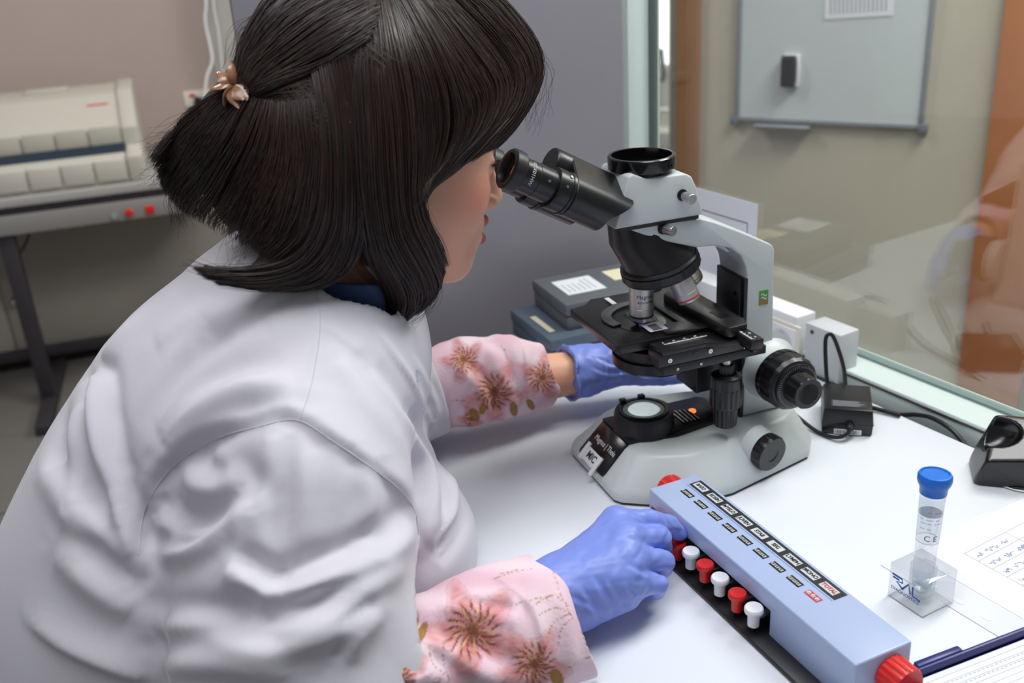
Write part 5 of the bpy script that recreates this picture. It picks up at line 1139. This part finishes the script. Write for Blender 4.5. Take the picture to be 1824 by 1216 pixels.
SHEETS = [   # guides from root to tip, strand count, thickness, lift
 ([[(640, 90), (650, 170), (655, 260), (660, 350), (665, 420), (690, 480)], [(520, 140), (532, 220), (520, 310), (505, 390), (500, 430), (490, 460)]], 700, .004, -.004),
 ([[(412, 150), (358, 190), (316, 226), (286, 262), (268, 284)], [(420, 166), (370, 213), (328, 262), (298, 304), (286, 332)], [(440, 175), (400, 240), (358, 302), (330, 346), (322, 376)], [(470, 180), (440, 260), (405, 330), (380, 376), (368, 402)], [(500, 185), (490, 280), (465, 350), (442, 402), (428, 432)], [(525, 185), (532, 290), (520, 360), (500, 415), (468, 455)], [(560, 180), (572, 280), (560, 370), (535, 425), (490, 470)]], 2300, .007, 0.0),
 ([[(560, 130), (568, 200), (572, 290), (562, 390), (520, 455), (440, 480), (345, 477)], [(580, 120), (592, 210), (598, 310), (588, 410), (540, 475), (455, 497), (362, 487)], [(600, 110), (614, 220), (618, 330), (606, 430), (568, 490), (495, 507), (390, 503)], [(625, 100), (636, 220), (642, 340), (638, 430), (612, 478), (575, 506), (500, 512)]], 2000, .006, .001),
 ([[(690, -35), (735, 45), (778, 140), (790, 225), (765, 305), (745, 358), (773, 430), (791, 472)], [(680, -20), (705, 70), (725, 170), (730, 270), (728, 360), (760, 440), (782, 490), (766, 530)], [(670, -10), (680, 90), (692, 200), (698, 300), (710, 400), (750, 475), (764, 525), (726, 562)], [(655, 10), (655, 110), (660, 220), (664, 330), (684, 430), (728, 510), (724, 556), (693, 582)], [(640, 40), (630, 140), (632, 250), (636, 350), (655, 440), (694, 515), (694, 558), (668, 580)]], 2600, .007, .002),
 ([[(610, -90), (525, -45), (468, 20), (434, 90), (424, 138)], [(670, -50), (580, -10), (500, 45), (452, 105), (438, 146)], [(680, -10), (600, 30), (520, 80), (470, 125), (448, 155)], [(672, 35), (610, 70), (540, 112), (490, 145), (456, 165)], [(660, 75), (610, 108), (550, 140), (500, 160), (462, 175)]], 1500, .005, .004),
 ([[(720, -70), (810, -60), (890, 5), (950, 85), (952, 150), (905, 230), (872, 263)], [(705, -55), (790, -20), (870, 45), (925, 120), (920, 180), (875, 240), (832, 287)], [(695, -45), (760, 10), (820, 90), (868, 160), (860, 220), (805, 280), (755, 332)], [(690, -35), (735, 30), (780, 120), (806, 210), (795, 270), (750, 325), (738, 372)]], 2200, .006, .003),
]
RH = np.random.default_rng(21)
SP = []; SRAD = []; SCOL = []
NS = 20
def sheet(guides, count, thick, lift):
    G = np.array([spline(g, NS) for g in guides]); ng = len(G); nu = 28
    grid = np.zeros((nu, NS, 2))
    for i in range(nu):
        u = i / (nu - 1) * (ng - 1); k = min(int(u), ng - 2); f_ = u - k; f_ = f_ * f_ * (3 - 2 * f_) * .4 + f_ * .6; grid[i] = G[k] * (1 - f_) + G[k + 1] * f_
    dep = np.full((nu, NS), np.nan); nrm_ = np.zeros((nu, NS, 3))
    for i in range(nu):
        for j in range(NS):
            h = HAIR.bvh.ray_cast(Vector(CS), Vector(sray(*grid[i, j])))
            if h[0] is not None: dep[i, j] = h[3]
    for i in range(nu):
        ok = ~np.isnan(dep[i])
        if not ok.any(): continue
        dep[i] = np.interp(np.arange(NS), np.where(ok)[0], dep[i][ok])
    if np.isnan(dep).any():
        for j in range(NS):
            ok = ~np.isnan(dep[:, j]); dep[:, j] = np.interp(np.arange(nu), np.where(ok)[0], dep[ok, j])
    for _ in range(3):
        dep[:, 1:-1] = (dep[:, :-2] + 2 * dep[:, 1:-1] + dep[:, 2:]) / 4; dep[1:-1] = (dep[:-2] + 2 * dep[1:-1] + dep[2:]) / 4
    P3 = np.array([[CS + sray(*grid[i, j]) * dep[i, j] for j in range(NS)] for i in range(nu)])
    # surface normals of the sheet facing the camera
    du = np.gradient(P3, axis=0); dv_ = np.gradient(P3, axis=1); nn = np.cross(du, dv_); nn /= np.linalg.norm(nn, axis=2)[..., None] + 1e-9
    sgn_ = np.sign(((CS - P3) * nn).sum(2)); nn *= sgn_[..., None]
    nclump = max(6, count // 26); cu = RH.uniform(0, 1, nclump); ch = RH.uniform(-.6, 1, nclump); cc = RH.uniform(0, 1, nclump); cph = RH.uniform(0, 6.28, nclump)
    for s in range(count):
        k = RH.integers(nclump); u0 = np.clip(cu[k] + RH.normal(0, .018), 0, 1); u1 = np.clip(cu[k] + RH.normal(0, .030), 0, 1)
        t = np.linspace(0, 1, NS); uu = (u0 + (u1 - u0) * t ** 2 + .013 * np.sin(t * 5 + cph[k]) + .006 * np.sin(t * 11 + cph[k] * 3)) * (nu - 1); uu = np.clip(uu, 0, nu - 1.001); i0 = uu.astype(int); f_ = (uu - i0)[:, None]
        p = P3[i0, np.arange(NS)] * (1 - f_) + P3[i0 + 1, np.arange(NS)] * f_; n_ = nn[i0, np.arange(NS)]
        off = thick * (.35 * ch[k] + RH.uniform(-.55, .55)) * (.5 + .5 * np.sin(np.pi * np.clip(t * .8 + .1, 0, 1)))
        wob = RH.normal(0, .0012, 3)[None] * np.sin(t * RH.uniform(3, 9) + RH.uniform(0, 6))[:, None]
        p = p + n_ * (off + .0008 + lift)[:, None] + wob
        if RH.random() < .5:
            e = 1 - RH.uniform(0, .16 if RH.random() < .75 else .4); m_ = int(NS * e); tt = np.linspace(0, m_ - 1, NS); a0 = tt.astype(int).clip(0, NS - 2); p = p[a0] * (1 - (tt - a0))[:, None] + p[a0 + 1] * (tt - a0)[:, None]
        SP.append(p); r_ = RH.uniform(.00022, .00042); SRAD.append(r_ * np.clip(np.minimum((1.02 - t) * 6, 1), .15, 1)); 
        b_ = .75 + .5 * cc[k] + RH.uniform(-.15, .15); SCOL.append(np.array(rgb(50, 39, 37)[:3]) * b_ * (1 + np.array([.35, .05, -.1]) * max(0, RH.normal(.1, .8))))
for g_ in SHEETS: sheet(*g_)
# fly-aways around the outline and loose ends
def loose(path, n, spread, amp):
    for _ in range(n):
        pts = np.array(path, float) + RH.normal(0, spread, (1, 2)) + RH.normal(0, amp, (len(path), 2)) * np.linspace(.2, 1, len(path))[:, None]
        G = np.array(spline(pts, NS)); d0 = np.nan; out = []
        hits = [HAIR.bvh.ray_cast(Vector(CS), Vector(sray(*g)))[3] for g in G]; ok = [i for i, h in enumerate(hits) if h is not None]
        if not ok: continue
        dd = np.interp(np.arange(NS), ok, [hits[i] for i in ok]) - .004
        SP.append(np.array([CS + sray(*g) * d for g, d in zip(G, dd)])); SRAD.append(np.linspace(.00022, .0001, NS)); SCOL.append(np.array(rgb(58, 42, 38)[:3]))
loose([(600, 20), (760, 30), (880, 60), (950, 110), (958, 160), (945, 215)], 26, 10, 9)
loose([(430, 160), (360, 205), (310, 245), (268, 268)], 60, 10, 10); loose([(430, 180), (350, 255), (300, 300), (276, 318)], 50, 12, 10); loose([(400, 200), (340, 270), (310, 340), (322, 392)], 40, 10, 9)
loose([(480, 340), (450, 400), (430, 440), (420, 470)], 24, 18, 14); loose([(560, 400), (480, 470), (400, 480), (335, 470)], 22, 6, 8)
loose([(720, 400), (770, 470), (760, 540), (700, 590)], 24, 8, 9); loose([(560, 60), (480, 30), (430, 60), (415, 110)], 20, 8, 8)
loose([(640, 60), (600, 120), (540, 160), (480, 175)], 30, 16, 10); loose([(660, 100), (640, 200), (660, 300), (700, 400)], 30, 25, 10); loose([(600, 200), (580, 300), (600, 400), (640, 470)], 40, 30, 14)
loose([(470, 165), (540, 150), (620, 165), (700, 140)], 26, 14, 12); loose([(560, 60), (640, 100), (720, 170), (760, 250)], 26, 22, 12); loose([(520, 120), (600, 190), (690, 230), (770, 240)], 24, 22, 12); loose([(620, 200), (600, 320), (560, 410), (470, 470)], 30, 22, 12)
SP = np.array(SP); SRAD = np.array(SRAD); SCOL = np.array(SCOL)
T_ = np.gradient(SP, axis=1); T_ /= np.linalg.norm(T_, axis=2)[..., None] + 1e-12
ref = np.cross(T_, SP - CS); ref /= np.linalg.norm(ref, axis=2)[..., None] + 1e-12; bi_ = np.cross(T_, ref)
nst = len(SP); ringv = []
for k in range(3):
    a = 2 * math.pi * k / 3 + math.pi / 2; ringv.append(SP + (ref * math.cos(a) - bi_ * math.sin(a)) * SRAD[..., None])
VV = np.stack(ringv, 2).reshape(-1, 3); base_i = (np.arange(nst)[:, None, None] * NS + np.arange(NS - 1)[None, :, None]) * 3
kk = np.arange(3)[None, None]; k2 = (kk + 1) % 3
FF = np.stack([base_i + kk, base_i + k2, base_i + 3 + k2, base_i + 3 + kk], -1).reshape(-1, 4)
attr_mat('hair_strand', 0.36, spec=0.55)
so_ = np_mesh('hair_strands', VV, FF, 'hair_strand', hair_o, np.repeat(SCOL, NS * 3, 0), PB); so_['kind'] = 'stuff'
# ---- claw clip
clip_m = mat('clip_brown', rgb(150, 108, 78), 0.25, coat=0.4)
cp = HAIR.hit(432, 160); cp = cp if cp is not None else hp(425, 155, -.03)
cl0 = hp(415, 152, float(cp[1])) - PB
hc = MB()
def petal(M, L=.016, W=.0085, H=.005):
    rings = []
    for i in range(9):
        t = i / 8; w = W * math.sin(math.pi * (t * .86 + .1)) ; x = L * t; z = .010 * t * t
        rings.append([(x, w * math.cos(a), z + H * .5 * math.sin(a) + (w * math.cos(a)) ** 2 * 30) for a in [2 * math.pi * k / 10 for k in range(10)]])
    return MB().loft(rings, M)
for i, (az, el, L) in enumerate(((100, 60, .018), (150, 25, .017), (-160, 0, .018), (-110, -40, .015), (60, 70, .016), (-60, -30, .017))):
    M = Matrix.Translation(Vector(cl0)) @ Matrix.Rotation(math.radians(-10), 4, 'Z') @ Matrix.Rotation(math.radians(az), 4, 'Y') @ RX(math.radians(el))
    pm = petal(M, L); pm.build('clip_petal' if i else 'hair_clip', clip_m, person if i == 0 else clip_root, smooth=60)
    if i == 0: clip_root = bpy.data.objects['hair_clip']; clip_root['label'] = 'brown flower-shaped claw clip at the back of her hair'
# ---- eyes
for s in (-1, 1):
    c = h2s((-.0085, s * .031, -.001)) - PB
    e = MB()
    e.lathe([(0.0, -.0135), (.0095, -.0095), (.0134, 0), (.0095, .0095), (0.0, .0135)], 20, Matrix.Translation(Vector(c)) @ RY(math.pi / 2), cap0=False, cap1=False)
    e.build('eye', mat('eye_white', rgb(225, 220, 216), 0.15) if 'eye_white' not in MATS else 'eye_white', person, smooth=180)
# ---- eyelashes
for s in (-1, 1):
    MB().tube(spline([tuple(h2s(q) - PB) for q in ((-.006, s * .0455, -.0005), (.0030, s * .040, .0005), (.0062, s * .032, .0008), (.0050, s * .023, .0005))], 14), [.0005 + .0013 * math.sin(math.pi * i / 13) for i in range(14)], 6).build('eyelash', hm, person)
    for i in range(7):
        q = h2s((-.003 + .0012 * i, s * (.044 - .003 * i), .0004)) - PB; q2 = h2s((.003 + .0016 * i, s * (.0475 - .0032 * i), .0028)) - PB
        MB().tube([tuple(q), tuple((q + q2) / 2 + np.array([0, 0, -.0006])), tuple(q2)], [.0006, .0004, .00015], 5).build('eyelash', hm, person)
# ---- coat buttons
for px, py in ((774, 745), (742, 668)):
    p = COAT.hit(px, py)
    if p is not None:
        d_ = CS - p; d_ /= np.linalg.norm(d_); q = Vector((0, 0, 1)).rotation_difference(Vector(d_)).to_matrix().to_4x4()
        MB().lathe([(.0052, -.003), (.0056, .0006), (.0052, .0016), (.003, .0012), (0, .0012)], 20, Matrix.Translation(Vector(p + d_ * .0012 - PB)) @ q, cap1=False).build('button', mat('button_grey', rgb(190, 192, 200), 0.3) if 'button_grey' not in MATS else 'button_grey', coat_o)
# ---- brown mark on the left forearm
BODY = Surf(Va, Fa)
L_ = BODY.path([(1041, 668), (1031, 672), (1027, 685), (1031, 696), (1042, 701)], 20)
if len(L_) > 4: MB().tube([tuple(p - PB) for p in L_], [.0006 + .0012 * math.sin(math.pi * i / (len(L_) - 1)) for i in range(len(L_))], 6).build('skin_mark', mat('henna', rgb(140, 78, 44), 0.6), person)
# ------------------------------------------------------------------ black cradle at the right table edge
cr0 = at(1732, 864, ZT); CRA = math.radians(-19)
crd = empty('device_cradle', (cr0[0], cr0[1], ZT), CRA, 'glossy black device cradle with a round cup at the right table edge', 'cradle')
def cradle(P):
    q = np.abs(P - V3(.062, .030, .02)) - V3(.054, .022, .04); d = np.linalg.norm(np.maximum(q, 0), axis=1) + np.minimum(q.max(1), 0) - .008
    pl = (P - V3(.0, .0, .033)) @ (V3(-.10, -.52, .85) / 1.0015)
    d = smax(d, pl, .003); d = smax(d, -(P[:, 2] - .001), .002)
    left = (P - V3(.006, .02, .02)) @ V3(-.94, 0, .34); d = smax(d, left, .004)
    return smax(d, -sd_ell(P, (.022, .034, .056), (.028, .020, .024)), .002)
Vr, Fr = mesh_sdf(cradle, (-.02, -.02, -.01), (.14, .08, .09), .0016)
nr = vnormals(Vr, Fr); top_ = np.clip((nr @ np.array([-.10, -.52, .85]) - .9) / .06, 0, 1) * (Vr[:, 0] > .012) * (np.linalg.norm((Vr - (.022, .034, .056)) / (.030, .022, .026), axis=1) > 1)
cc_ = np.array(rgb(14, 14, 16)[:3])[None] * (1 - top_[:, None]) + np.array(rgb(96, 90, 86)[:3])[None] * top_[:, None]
attr_mat('cradle_plastic', 0.2, spec=0.6); np_mesh('cradle_body', Vr, Fr, 'cradle_plastic', crd, cc_)
MB().tube(spline([(.03, .004, .002), (.045, -.004, .0012), (.065, -.006, .0012), (.09, -.004, .0012)], 20), .0012).build('trim_strip', 'steel', crd)
